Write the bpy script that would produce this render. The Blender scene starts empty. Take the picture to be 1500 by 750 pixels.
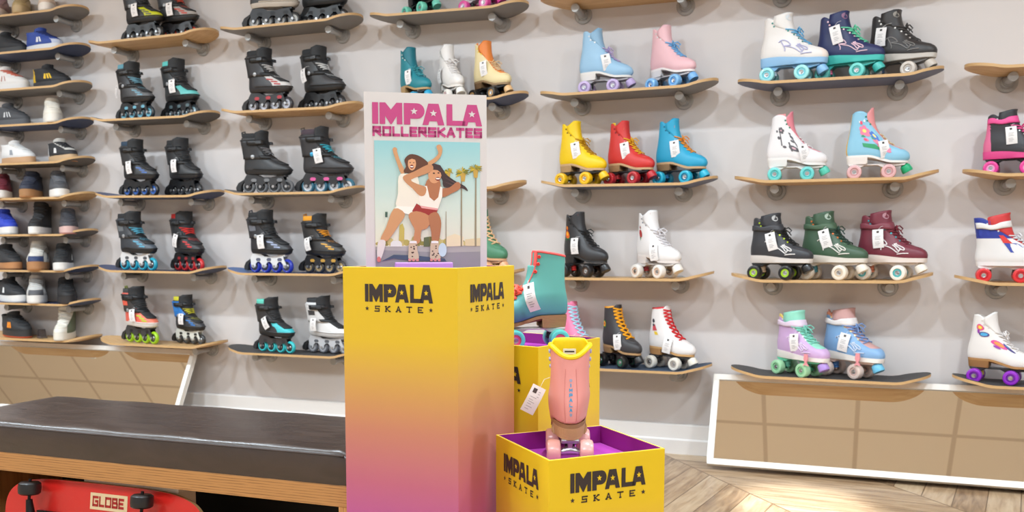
import bpy, math, random
import numpy as np
from mathutils import Vector, Matrix

# ------------------------------------------------------------------ camera, world, lights
scene = bpy.context.scene
COL = scene.collection
random.seed(7)
CAM_Y, CAM_Z = -4.1615, 0.951
YAW, PITCH, FPX, CYPX = -0.3421, 0.0889, 1330.55, 480.2
cam_data = bpy.data.cameras.new('camera')
cam_data.sensor_fit = 'HORIZONTAL'
cam_data.sensor_width = 36.0
cam_data.lens = FPX / 1500 * 36.0
cam_data.shift_y = (CYPX - 375) / 1500
cam_data.clip_start = 0.05
cam_data.dof.use_dof = True
cam_data.dof.focus_distance = 2.15
cam_data.dof.aperture_fstop = 7.0
camera = bpy.data.objects.new('camera', cam_data)
COL.objects.link(camera)
camera.location = (0, CAM_Y, CAM_Z)
camera.rotation_euler = (math.pi / 2 - PITCH, 0, -YAW)
scene.camera = camera

world = bpy.data.worlds.new('world')
world.use_nodes = True
world.node_tree.nodes['Background'].inputs['Color'].default_value = (1.0, 0.97, 0.94, 1)
world.node_tree.nodes['Background'].inputs['Strength'].default_value = 0.35
scene.world = world
scene.view_settings.view_transform = 'Standard'
scene.view_settings.look = 'None'
scene.view_settings.gamma = 1.0
scene.view_settings.use_curve_mapping = False
scene.view_settings.exposure = 0.0

CEIL_Z = 3.0
def area_light(x, y, sx, sy, power, color=(0.78, 0.925, 1.03), spread=170):
    l = bpy.data.lights.new('ceiling_light', 'AREA')
    l.shape = 'RECTANGLE'; l.size = sx; l.size_y = sy
    l.energy = power; l.color = color; l.spread = math.radians(spread)
    o = bpy.data.objects.new('ceiling_light', l)
    COL.objects.link(o); o.location = (x, y, CEIL_Z - 0.03)
    return o
WALL_ROW_W, ROOM_ROW_W = 37.5, 63
for lx in (-7.3, -5.9, -4.5, -3.1, -1.7, -0.3, 1.1, 2.5):          # row of ceiling lamps washing the shelf wall
    area_light(lx, -2.15, 0.16, 0.16, WALL_ROW_W)
for lx in (-10.0, -7.6, -5.2, -2.8, -0.4, 2.0):                      # unseen fill lamps over the shop floor
    area_light(lx, -4.9, 0.9, 0.9, ROOM_ROW_W)
sp = bpy.data.lights.new('added_floor_spot', 'SPOT')        # added spot, standing in for lamp light the mirror throws on the floor
sp.energy = 1900; sp.spot_size = math.radians(10); sp.spot_blend = 0.8; sp.shadow_soft_size = 0.05
sp.color = (0.86, 0.95, 1.0)
spo = bpy.data.objects.new('added_floor_spot', sp); COL.objects.link(spo)
spo.location = (0.5, -2.6, 2.95)
spo.rotation_euler = (Vector((-0.09, -0.72, 0)) - spo.location).to_track_quat('-Z', 'Y').to_euler()

# ------------------------------------------------------------------ materials
def lin(c):
    return tuple((v / 12.92 if v <= 0.04045 else ((v + 0.055) / 1.055) ** 2.4) for v in (c[0] / 255, c[1] / 255, c[2] / 255)) + (1,)
MATS = {}
def mat(c, rough=0.5, metal=0.0, bump=0.0, bscale=200.0, coat=0.0, alpha=None):
    key = (tuple(c), rough, metal, bump, bscale, coat)
    if key in MATS: return MATS[key]
    m = bpy.data.materials.new('surface_%d_%d_%d' % tuple(c)); m.use_nodes = True
    nt = m.node_tree; b = nt.nodes['Principled BSDF']
    b.inputs['Base Color'].default_value = lin(c)
    b.inputs['Roughness'].default_value = rough
    b.inputs['Metallic'].default_value = metal
    b.inputs['Coat Weight'].default_value = coat
    if bump:
        tc = nt.nodes.new('ShaderNodeTexCoord'); n = nt.nodes.new('ShaderNodeTexNoise'); bp = nt.nodes.new('ShaderNodeBump')
        n.inputs['Scale'].default_value = bscale; n.inputs['Detail'].default_value = 4
        bp.inputs['Strength'].default_value = bump; bp.inputs['Distance'].default_value = 0.002
        nt.links.new(tc.outputs['Object'], n.inputs['Vector']); nt.links.new(n.outputs['Fac'], bp.inputs['Height'])
        nt.links.new(bp.outputs['Normal'], b.inputs['Normal'])
    MATS[key] = m
    return m
class NT:                                               # small helper for node materials
    def __init__(s, name):
        s.m = bpy.data.materials.new(name); s.m.use_nodes = True; s.t = s.m.node_tree; s.b = s.t.nodes['Principled BSDF']
    def n(s, typ, **kw):
        nd = s.t.nodes.new('ShaderNode' + typ)
        for k, v in kw.items(): setattr(nd, k, v)
        return nd
    def l(s, a, b): s.t.links.new(a, b)
    def math(s, op, a, b=None, c=None):
        nd = s.n('Math', operation=op)
        for i, v in enumerate((a, b, c)):
            if v is None: continue
            if isinstance(v, (int, float)): nd.inputs[i].default_value = v
            else: s.l(v, nd.inputs[i])
        return nd.outputs[0]
    def ramp(s, fac, stops, interp='LINEAR'):
        r = s.n('ValToRGB'); cr = r.color_ramp; cr.interpolation = interp
        while len(cr.elements) < len(stops): cr.elements.new(0.5)
        for e, (p, c) in zip(cr.elements, stops): e.position = p; e.color = lin(c)
        s.l(fac, r.inputs['Fac']); return r.outputs['Color']
def mat_wall(name, c):
    k = NT(name); tc = k.n('TexCoord'); n = k.n('TexNoise'); n.inputs['Scale'].default_value = 90; n.inputs['Detail'].default_value = 3
    bp = k.n('Bump'); bp.inputs['Strength'].default_value = 0.08; bp.inputs['Distance'].default_value = 0.002
    k.l(tc.outputs['Object'], n.inputs['Vector']); k.l(n.outputs['Fac'], bp.inputs['Height']); k.l(bp.outputs['Normal'], k.b.inputs['Normal'])
    k.b.inputs['Base Color'].default_value = lin(c); k.b.inputs['Roughness'].default_value = 0.7
    return k.m
def mat_floor():
    k = NT('chevron_wood_floor'); tc = k.n('TexCoord'); sep = k.n('SeparateXYZ'); k.l(tc.outputs['Object'], sep.inputs[0])
    a = math.radians(38); ca, sa = math.cos(a), math.sin(a)
    X = k.math('ADD', k.math('MULTIPLY', sep.outputs[0], ca), k.math('MULTIPLY', sep.outputs[1], sa))
    Y = k.math('SUBTRACT', k.math('MULTIPLY', sep.outputs[1], ca), k.math('MULTIPLY', sep.outputs[0], sa))
    cw = 0.60
    u = k.math('DIVIDE', X, cw); col = k.math('FLOOR', u); fr = k.math('SUBTRACT', u, col)
    tri = k.math('ABSOLUTE', k.math('SUBTRACT', k.math('MODULO', k.math('ADD', k.math('MULTIPLY', u, 1.0), 1000.0), 2.0), 1.0))
    v = k.math('DIVIDE', k.math('ADD', Y, k.math('MULTIPLY', tri, cw * 0.9)), 0.15)
    row = k.math('FLOOR', v); fv = k.math('SUBTRACT', v, row)
    cmb = k.n('CombineXYZ'); k.l(col, cmb.inputs[0]); k.l(row, cmb.inputs[1])
    wn = k.n('TexWhiteNoise', noise_dimensions='2D'); k.l(cmb.outputs[0], wn.inputs['Vector'])
    gv = k.n('CombineXYZ'); k.l(k.math('MULTIPLY', X, 4.0), gv.inputs[0]); k.l(k.math('MULTIPLY', v, 2.6), gv.inputs[1]); k.l(wn.outputs['Value'], gv.inputs[2])
    gn = k.n('TexNoise'); gn.inputs['Scale'].default_value = 2.0; gn.inputs['Detail'].default_value = 5; gn.inputs['Distortion'].default_value = 0.6
    k.l(gv.outputs[0], gn.inputs['Vector'])
    f = k.math('ADD', k.math('MULTIPLY', wn.outputs['Value'], 0.35), k.math('MULTIPLY', gn.outputs['Fac'], 0.75))
    colr = k.ramp(f, [(0.25, (112, 86, 64)), (0.45, (158, 128, 98)), (0.62, (186, 158, 126)), (0.9, (206, 184, 154))])
    e = k.math('MINIMUM', k.math('MINIMUM', fv, k.math('SUBTRACT', 1.0, fv)), k.math('MULTIPLY', k.math('MINIMUM', fr, k.math('SUBTRACT', 1.0, fr)), 3.8))
    g = k.math('GREATER_THAN', e, 0.02)
    mx = k.n('Mix', data_type='RGBA'); k.l(g, mx.inputs['Factor']); mx.inputs['A'].default_value = lin((110, 84, 60)); k.l(colr, mx.inputs['B'])
    k.l(mx.outputs['Result'], k.b.inputs['Base Color']); k.b.inputs['Roughness'].default_value = 0.33
    return k.m
def mat_ceiling():
    k = NT('ceiling_tiles'); tc = k.n('TexCoord'); sep = k.n('SeparateXYZ'); k.l(tc.outputs['Object'], sep.inputs[0])
    es = []
    for i in (0, 1):
        u = k.math('FRACT', k.math('DIVIDE', k.math('ADD', sep.outputs[i], 73.80 + 3.37 * i), 0.74))
        es.append(k.math('MINIMUM', u, k.math('SUBTRACT', 1.0, u)))
    g = k.math('GREATER_THAN', k.math('MINIMUM', es[0], es[1]), 0.024)
    mx = k.n('Mix', data_type='RGBA'); k.l(g, mx.inputs['Factor']); mx.inputs['A'].default_value = lin((214, 196, 172)); mx.inputs['B'].default_value = lin((240, 226, 204))
    k.l(mx.outputs['Result'], k.b.inputs['Base Color']); k.b.inputs['Roughness'].default_value = 0.9
    return k.m
def mat_gradient(name, stops, z0, z1, rough=0.42):      # print that changes colour with height on the object
    k = NT(name); tc = k.n('TexCoord'); sep = k.n('SeparateXYZ'); k.l(tc.outputs['Object'], sep.inputs[0])
    mr = k.n('MapRange'); k.l(sep.outputs[2], mr.inputs['Value']); mr.inputs['From Min'].default_value = z0; mr.inputs['From Max'].default_value = z1
    k.l(k.ramp(mr.outputs['Result'], stops), k.b.inputs['Base Color']); k.b.inputs['Roughness'].default_value = rough
    return k.m
def mat_ply(name, axis, period, c1, c2, rough=0.5):     # plywood: stacked veneers seen on edge
    k = NT(name); tc = k.n('TexCoord'); sep = k.n('SeparateXYZ'); k.l(tc.outputs['Object'], sep.inputs[0])
    fr = k.math('FRACT', k.math('DIVIDE', k.math('ADD', sep.outputs[axis], 10.0), period))
    mp = k.n('Mapping'); k.l(tc.outputs['Object'], mp.inputs['Vector'])
    sc = [6, 6, 6]; sc[axis] = 500; mp.inputs['Scale'].default_value = sc
    n = k.n('TexNoise'); n.inputs['Scale'].default_value = 3; n.inputs['Detail'].default_value = 6; k.l(mp.outputs[0], n.inputs['Vector'])
    f = k.math('ADD', k.math('MULTIPLY', k.math('ABSOLUTE', k.math('SUBTRACT', fr, 0.5)), 1.1), k.math('MULTIPLY', k.math('SUBTRACT', n.outputs['Fac'], 0.5), 1.3))
    k.l(k.ramp(f, [(0.0, c1), (0.35, c1), (0.75, c2)]), k.b.inputs['Base Color']); k.b.inputs['Roughness'].default_value = rough
    return k.m
def mat_wood(name, c1, c2, axis=0, rough=0.45):         # plain wood face with grain running along one axis
    k = NT(name); tc = k.n('TexCoord'); mp = k.n('Mapping'); k.l(tc.outputs['Object'], mp.inputs['Vector'])
    sc = [60, 60, 60]; sc[axis] = 3; mp.inputs['Scale'].default_value = sc
    n = k.n('TexNoise'); n.inputs['Scale'].default_value = 1; n.inputs['Detail'].default_value = 5; n.inputs['Distortion'].default_value = 0.4
    k.l(mp.outputs[0], n.inputs['Vector'])
    k.l(k.ramp(n.outputs['Fac'], [(0.3, c1), (0.7, c2)]), k.b.inputs['Base Color']); k.b.inputs['Roughness'].default_value = rough
    return k.m
def mat_grip(name, c):                                  # gritty grip tape / worn printed underside
    return mat(c, 0.75, 0, 0.25, 900)
def mat_leather():
    k = NT('dark_brown_leather'); tc = k.n('TexCoord')
    n1 = k.n('TexNoise'); n1.inputs['Scale'].default_value = 260; n1.inputs['Detail'].default_value = 3; k.l(tc.outputs['Object'], n1.inputs['Vector'])
    mp = k.n('Mapping'); mp.inputs['Rotation'].default_value = (0, 0, 0.7); mp.inputs['Scale'].default_value = (7, 34, 20); k.l(tc.outputs['Object'], mp.inputs['Vector'])
    n2 = k.n('TexNoise'); n2.inputs['Scale'].default_value = 1.0; n2.inputs['Detail'].default_value = 5; n2.inputs['Distortion'].default_value = 1.0; k.l(mp.outputs[0], n2.inputs['Vector'])
    h = k.math('ADD', k.math('MULTIPLY', n1.outputs['Fac'], 0.12), k.math('MULTIPLY', n2.outputs['Fac'], 0.8))
    bp = k.n('Bump'); bp.inputs['Strength'].default_value = 0.45; bp.inputs['Distance'].default_value = 0.004; k.l(h, bp.inputs['Height']); k.l(bp.outputs['Normal'], k.b.inputs['Normal'])
    k.b.inputs['Specular IOR Level'].default_value = 0.85
    k.l(k.ramp(n2.outputs['Fac'], [(0.3, (44, 31, 26)), (0.7, (58, 43, 37))]), k.b.inputs['Base Color'])
    k.l(k.math('ADD', 0.22, k.math('MULTIPLY', n2.outputs['Fac'], 0.22)), k.b.inputs['Roughness'])
    return k.m
def mat_mirror():
    k = NT('mirror_glass'); k.b.inputs['Base Color'].default_value = (0.9, 0.9, 0.9, 1); k.b.inputs['Metallic'].default_value = 1.0; k.b.inputs['Roughness'].default_value = 0.015
    return k.m
METAL = lambda: mat((190, 190, 192), 0.3, 1.0)
GALV = lambda: mat((172, 170, 168), 0.45, 0.35, 0.3, 120)

# ------------------------------------------------------------------ mesh builder
def V3(*a): return np.array(a, float)
def unit(v):
    v = np.asarray(v, float); l = np.linalg.norm(v); return v / l if l > 1e-12 else v
def frame_of(d):
    d = unit(d); a = V3(0, 0, 1) if abs(d[2]) < 0.9 else V3(1, 0, 0)
    u = unit(np.cross(a, d)); return u, np.cross(d, u), d
class MB:
    def __init__(s): s.v, s.f, s.m = [], [], []
    def add(s, vs, fs, mi=0):
        o = len(s.v); s.v += [tuple(map(float, p)) for p in vs]
        s.f += [tuple(o + i for i in f) for f in fs]
        s.m += ([mi] * len(fs) if isinstance(mi, int) else list(mi))
        return s
    def box(s, x0, x1, y0, y1, z0, z1, mi=0, taper=0.0):
        t = taper
        vs = [(x0, y0, z0), (x1, y0, z0), (x1, y1, z0), (x0, y1, z0), (x0 + t, y0 + t, z1), (x1 - t, y0 + t, z1), (x1 - t, y1 - t, z1), (x0 + t, y1 - t, z1)]
        return s.add(vs, [(0, 3, 2, 1), (4, 5, 6, 7), (0, 1, 5, 4), (1, 2, 6, 5), (2, 3, 7, 6), (3, 0, 4, 7)], mi)
    def grid(s, rows, mi=0, closed=False, cap0=False, cap1=False, keep=None, matfn=None):
        nr, nc = len(rows), len(rows[0]); vs = [p for r in rows for p in r]; fs, ms = [], []
        for i in range(nr - 1):
            for j in range(nc if closed else nc - 1):
                if keep and not keep(i, j): continue
                k = (j + 1) % nc
                fs.append((i * nc + j, i * nc + k, (i + 1) * nc + k, (i + 1) * nc + j)); ms.append(matfn(i, j) if matfn else mi)
        if cap0: fs.append(tuple(range(nc - 1, -1, -1))); ms.append(ms[0] if ms else mi)
        if cap1: fs.append(tuple((nr - 1) * nc + j for j in range(nc))); ms.append(mi)
        return s.add(vs, fs, ms)
    def lathe(s, prof, c, axis, n=20, mis=0, cap=True):  # prof: (radius, height) along axis
        u, w, d = frame_of(axis); c = np.asarray(c, float)
        rows = [[c + d * h + (u * math.cos(2 * math.pi * j / n) + w * math.sin(2 * math.pi * j / n)) * r for j in range(n)] for r, h in prof]
        mf = (lambda i, j: mis[i]) if not isinstance(mis, int) else None
        s.grid(rows, mis if isinstance(mis, int) else mis[-1], True, cap, cap, matfn=mf)
        return s
    def cyl(s, a, b, r0, r1=None, n=14, mi=0):
        a = np.asarray(a, float); b = np.asarray(b, float); L = np.linalg.norm(b - a)
        return s.lathe([(r0, 0), (r0 if r1 is None else r1, L)], a, b - a, n, mi)
    def tube(s, pts, r, n=6, mi=0, closed=False, flat=1.0):
        pts = [np.asarray(p, float) for p in pts]; rows = []; u = None
        N = len(pts)
        for i, p in enumerate(pts):
            d = pts[(i + 1) % N if closed else min(i + 1, N - 1)] - pts[(i - 1) % N if closed else max(i - 1, 0)]
            d = unit(d)
            if u is None: u, w, _ = frame_of(d)
            else:
                u = u - d * (u @ d); u = unit(u); w = np.cross(d, u)
            rr = r[i] if hasattr(r, '__len__') else r
            rows.append([p + (u * math.cos(2 * math.pi * j / n) + w * math.sin(2 * math.pi * j / n) * flat) * rr for j in range(n)])
        if closed: rows.append(rows[0])
        return s.grid(rows, mi, True, not closed, not closed)
    def prism(s, poly, y0, y1, mi=0, plane='xz'):       # polygon in a plane, extruded along the third axis
        f = {'xz': lambda p, t: (p[0], t, p[1]), 'xy': lambda p, t: (p[0], p[1], t), 'yz': lambda p, t: (t, p[0], p[1])}[plane]
        n = len(poly); vs = [f(p, y0) for p in poly] + [f(p, y1) for p in poly]
        fs = [tuple(range(n)), tuple(range(2 * n - 1, n - 1, -1))] + [(i, i + n, (i + 1) % n + n, (i + 1) % n) for i in range(n)]
        return s.add(vs, fs, mi)
    def flat(s, polys, O, R, U, mi=0):                  # polygons laid on a plane
        O, R, U = map(lambda q: np.asarray(q, float), (O, R, U))
        for p in polys: s.add([O + R * x + U * y for x, y in p], [tuple(range(len(p)))], mi)
        return s
    def mesh(s, name, mats, smooth=True):
        me = bpy.data.meshes.new(name); me.from_pydata(s.v, [], s.f)
        for m in (mats if isinstance(mats, (list, tuple)) else [mats]): me.materials.append(m)
        if len(s.m): me.polygons.foreach_set('material_index', s.m)
        if smooth:
            me.polygons.foreach_set('use_smooth', [True] * len(me.polygons))
            try: me.set_sharp_from_angle(angle=math.radians(38 if smooth is True else smooth))
            except Exception: pass
        me.update(); return me
    def build(s, name, mats, parent=None, smooth=True, fix=True, bevel=0.0, solid=0.0, subd=0, loc=None):
        me = s.mesh(name, mats, smooth)
        if fix:
            import bmesh
            bm = bmesh.new(); bm.from_mesh(me); bmesh.ops.remove_doubles(bm, verts=bm.verts, dist=1e-6); bmesh.ops.recalc_face_normals(bm, faces=bm.faces); bm.to_mesh(me); bm.free()
        return link(name, me, parent, bevel, solid, subd, loc)
def link(name, me, parent=None, bevel=0.0, solid=0.0, subd=0, loc=None):
    o = bpy.data.objects.new(name, me); COL.objects.link(o)
    if parent is not None: o.parent = parent
    if loc is not None: o.location = loc
    if solid: md = o.modifiers.new('thickness', 'SOLIDIFY'); md.thickness = solid; md.offset = -1
    if bevel: md = o.modifiers.new('bevel', 'BEVEL'); md.width = bevel; md.segments = 2; md.limit_method = 'ANGLE'; md.angle_limit = math.radians(40)
    if subd: md = o.modifiers.new('subdivision', 'SUBSURF'); md.levels = subd; md.render_levels = subd
    return o
def thing(name, label, cat, loc=(0, 0, 0), rotz=0.0, group=None, scale=1.0, roty=0.0):
    o = bpy.data.objects.new(name, None); COL.objects.link(o); o.empty_display_size = 0.05
    o.location = loc; o.rotation_euler = (0, roty, rotz); o.scale = (scale,) * 3
    return tag(o, label, cat, group)
def tag(o, label, cat, group=None):
    o['label'] = label; o['category'] = cat
    if group: o['group'] = group
    return o
def struct(o): o['kind'] = 'structure'; return o
def part_label(o, s): o['label'] = s; return o

# ------------------------------------------------------------------ room
WALL = mat_wall('painted_wall', (214, 206, 203))
struct(MB().box(-13, 4.5, 0, 0.12, 0, CEIL_Z).build('wall_back', WALL, smooth=False))
struct(MB().box(-13.12, -13, -7.5, 0.12, 0, CEIL_Z).build('wall_left', WALL, smooth=False))
struct(MB().box(4.5, 4.62, -7.5, 0.12, 0, CEIL_Z).build('wall_right', WALL, smooth=False))
struct(MB().box(-13.12, 4.62, -7.62, -7.5, 0, CEIL_Z).build('wall_front', WALL, smooth=False))
struct(MB().box(-13.12, 4.62, -7.62, 0.12, -0.08, 0).build('floor', mat_floor(), smooth=False))
struct(MB().box(-13.12, 4.62, -7.62, 0.12, CEIL_Z, CEIL_Z + 0.08).build('ceiling', mat_ceiling(), smooth=False))
SKIRT = mat((226, 219, 214), 0.4)
sk = MB().prism([(-0.0, 0), (-0.027, 0), (-0.027, 0.064), (-0.022, 0.07), (-0.017, 0.07), (-0.017, 0.131), (-0.012, 0.137), (0, 0.137)], -13, 4.5, 0, 'yz')
struct(sk.build('baseboard_back', SKIRT, smooth=False))

# ------------------------------------------------------------------ leaning mirrors
def mirror(x0, x1, label):
    hgt, fw, th = 0.409, 0.026, 0.03
    r = thing('leaning_mirror', label, 'mirror', ((x0 + x1) / 2, -0.256, 0.0135), 0, 'leaning mirrors')
    tilt = math.radians(27)
    r.rotation_euler = (-tilt, 0, 0)
    w = (x1 - x0) / 2
    f = MB()
    f.box(-w, w, -th, 0, 0, fw); f.box(-w, w, -th, 0, hgt - fw, hgt)
    f.box(-w, -w + fw, -th, 0, fw, hgt - fw); f.box(w - fw, w, -th, 0, fw, hgt - fw)
    f.build('frame', mat((236, 231, 224), 0.4), r, smooth=False, bevel=0.002)
    MB().box(-w + fw, w - fw, -0.022, -0.004, fw, hgt - fw).build('glass', mat_mirror(), r, smooth=False)
    return r
mirror(-0.497, 1.75, 'white framed mirror on the floor under the right hand skates, reflecting beige ceiling tiles')
mirror(-5.6, -3.285, 'white framed mirror behind the brown bench, under the sneaker shelves at the left')

# ------------------------------------------------------------------ lettering
def star(cx, cy, r, r2=0.42):
    return [(cx + (r if i % 2 == 0 else r * r2) * math.sin(math.pi * i / 5), cy + (r if i % 2 == 0 else r * r2) * math.cos(math.pi * i / 5)) for i in range(10)]
def logo_block():                                       # wide block capitals I M P A L A, height 1, width 5
    def sh(p, dx, sx=1.0): return [(x * sx + dx, y) for x, y in p]
    I = [(0, 0), (0.27, 0), (0.27, 1), (0, 1)]
    M = [(0, 0), (0.25, 0), (0.25, 0.38), (0.48, 0), (0.54, 0), (0.77, 0.38), (0.77, 0), (1.02, 0), (1.02, 1), (0.76, 1), (0.51, 0.68), (0.26, 1), (0, 1)]
    arc = [(0.6 + 0.34 * math.sin(a), 0.64 + 0.36 * math.cos(a)) for a in [math.pi * i / 10 for i in range(11)]]
    P = [(0, 0), (0.29, 0), (0.29, 0.28)] + arc[::-1] + [(0, 1)]
    A = [(0, 0), (0.27, 0), (0.32, 0.18), (0.66, 0.18), (0.71, 0), (1.0, 0), (0.74, 1), (0.27, 1)]
    L = [(0, 0), (0.86, 0), (0.86, 0.23), (0.27, 0.23), (0.27, 1), (0, 1)]
    letters = [sh(I, 0), sh(M, 0.33), sh(P, 1.42), sh(A, 2.26), sh(L, 3.36), sh(A, 4.06, 0.94)]
    stars = [star(1.88, 0.62, 0.17), star(2.76, 0.55, 0.17), star(4.53, 0.55, 0.17)]
    return letters, stars
GLY = {
 'R': ([[(0, 0), (0, 1), (.8, 1), (.8, .5), (0, .5)], [(.3, .5), (.85, 0)]], .85), 'O': ([[(0, .5), (0, 1), (.85, 1), (.85, 0), (0, 0), (0, .5)]], .85),
 'L': ([[(0, 1), (0, 0), (.7, 0)]], .7), 'E': ([[(.7, 1), (0, 1), (0, 0), (.7, 0)], [(0, .5), (.6, .5)]], .7),
 'S': ([[(.8, 1), (0, 1), (0, .5), (.8, .5), (.8, 0), (0, 0)]], .8), 'K': ([[(0, 0), (0, 1)], [(.75, 1), (.1, .5), (.8, 0)]], .8),
 'A': ([[(0, 0), (.38, 1), (.46, 1), (.84, 0)], [(.16, .32), (.68, .32)]], .84), 'T': ([[(0, 1), (.8, 1)], [(.4, 1), (.4, 0)]], .8),
 'G': ([[(.8, 1), (0, 1), (0, 0), (.8, 0), (.8, .5), (.45, .5)]], .8), 'B': ([[(0, 0), (0, 1), (.7, 1), (.7, .52), (0, .52)], [(.7, .52), (.78, .4), (.78, 0), (0, 0)]], .78),
 'I': ([[(.1, 0), (.1, 1)]], .2), 'M': ([[(0, 0), (0, 1), (.45, .35), (.9, 1), (.9, 0)]], .9), 'P': ([[(0, 0), (0, 1), (.75, 1), (.75, .45), (0, .45)]], .75)}
def stroke_polys(lines, t):
    out = []
    for ln in lines:
        for (x0, y0), (x1, y1) in zip(ln[:-1], ln[1:]):
            d = unit(V3(x1 - x0, y1 - y0, 0)); px, py = -d[1] * t / 2, d[0] * t / 2; ex, ey = d[0] * t / 2, d[1] * t / 2
            out.append([(x0 - ex + px, y0 - ey + py), (x0 - ex - px, y0 - ey - py), (x1 + ex - px, y1 + ey - py), (x1 + ex + px, y1 + ey + py)])
    return out
def word(txt, h, x0, y0, width=None, t=0.2, gap=0.22, serif=False):
    polys = []; x = 0.0
    for ch in txt:
        lines, w = GLY[ch]; sy = 1 - t
        pl = [[(a + t / 2, b * sy + t / 2) for a, b in ln] for ln in lines]
        if serif:
            for ln in lines:
                for a, b in (ln[0], ln[-1]):
                    if b in (0, 1): pl.append([(a + t / 2 - .13, b * sy + t / 2), (a + t / 2 + .13, b * sy + t / 2)])
        polys += [[(x + a, b) for a, b in p] for p in stroke_polys(pl, t)]
        x += w + t + gap
    x -= gap
    sx = (width / x) if width else h
    return [[(x0 + a * sx, y0 + b * h) for a, b in p] for p in polys]
INK = mat((52, 40, 38), 0.5)
def put_logo(parent, O, R, U, N, width, star_mat, name='brand_lettering'):
    H_ = width / 5.0 * 1.14
    letters, stars = logo_block()
    mb = MB()
    f = lambda p, y0=0.0: [(x * width / 5 - width / 2, y0 + y * H_) for x, y in p]
    O = np.asarray(O, float); N = np.asarray(N, float)
    mb.flat([f(p, 0.55 * H_) for p in letters], O + N * 0.0006, R, U, 0)
    mb.flat([f(p, 0.55 * H_) for p in stars], O + N * 0.0011, R, U, 1)
    wS = width * 0.70
    n = 5; x = -wS / 2
    for i, ch in enumerate('SKATE'):
        mb.flat(word(ch, H_ * 0.34, -wS / 2 + i * (wS - H_ * 0.3) / 4, 0, H_ * 0.30, 0.2, serif=True), O + N * 0.0006, R, U, 0)
    for sx in (-0.47, 0.47): mb.flat([star(sx * width, H_ * 0.17, H_ * 0.14)], O + N * 0.0006, R, U, 0)
    mb.build(name, [INK, star_mat], parent, smooth=False, fix=False)

# ------------------------------------------------------------------ cardboard display boxes
YELLOW = (229, 190, 18)
STOPS = [(0.0, (140, 60, 160)), (0.36, (186, 86, 150)), (0.47, (194, 102, 126)), (0.60, (202, 130, 104)), (0.72, (214, 162, 78)), (0.82, (226, 186, 40)), (1.0, YELLOW)]
PURPLE = mat((146, 26, 134), 0.55); PURPLE_LIGHT = mat((176, 60, 168), 0.55); EDGE = mat((238, 205, 70), 0.6)
def display_box(label, c, rot, w, h, depth, logos, logo_w, stops=STOPS):
    r = thing('display_box', label, 'display box', (c[0], c[1], 0), rot, 'gradient cardboard display boxes')
    g = mat_gradient('yellow_to_pink_print', stops, 0, h)
    a, t = w / 2, 0.005
    b = MB(); o = [(-a, -a), (a, -a), (a, a), (-a, a)]; q = [(-a + t, -a + t), (a - t, -a + t), (a - t, a - t), (-a + t, a - t)]
    vs = [(x, y, z) for z in (0, h) for x, y in o] + [(x, y, z) for z in (h, h - depth) for x, y in q]
    fs, ms = [], []
    for i in range(4):
        j = (i + 1) % 4
        fs.append((i, j, 4 + j, 4 + i)); ms.append(0)
        fs.append((4 + i, 4 + j, 8 + j, 8 + i)); ms.append(1)
        fs.append((8 + i, 8 + j, 12 + j, 12 + i)); ms.append(2)
    fs += [(3, 2, 1, 0), (12, 13, 14, 15)]; ms += [0, 2]
    b.add(vs, fs, ms); b.build('carton', [g, EDGE, PURPLE], r, smooth=False, bevel=0.0012)
    m = MB(); s = a - t - 0.001
    m.box(-s, s, -s, s, h - depth + 0.0005, h - depth + 0.004); m.build('tray_insert', PURPLE_LIGHT, r, smooth=False)
    for side, dz in logos:
        R, N = {'y-': ((1, 0, 0), (0, -1, 0)), 'x-': ((0, -1, 0), (-1, 0, 0)), 'x+': ((0, 1, 0), (1, 0, 0))}[side]
        put_logo(r, V3(*N) * (a + 0.0002) + V3(0, 0, h - dz), R, (0, 0, 1), N, logo_w, mat(YELLOW, 0.45))
    return r
TALL_C, TALL_W, TALL_H = (-0.881, -2.243), 0.2894, 0.907
POSTER_C = (-0.8986, -2.243)
display_box('tallest yellow to pink cardboard display box, with the poster standing in it', TALL_C, math.radians(-5), TALL_W, TALL_H, 0.045, [('y-', 0.098), ('x+', 0.098)], 0.172)
display_box('low yellow display box in front, holding the pink roller skate in its purple tray', (-0.5285, -2.2447), math.radians(43.5), 0.2764, 0.522, 0.045, [('y-', 0.096), ('x-', 0.096)], 0.180,
            [(0.0, (196, 88, 158)), (0.3, (210, 134, 108)), (0.55, (226, 172, 76)), (0.8, (229, 188, 26)), (1.0, YELLOW)])
display_box('middle height yellow display box holding the teal roller skate', (-0.767, -1.907), math.radians(73), 0.288, 0.710, 0.032, [('y-', 0.15), ('x-', 0.118)], 0.184,
            [(0.0, (140, 60, 160)), (0.3, (196, 88, 158)), (0.5, (216, 150, 96)), (0.75, (234, 190, 40)), (1.0, YELLOW)])

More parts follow.
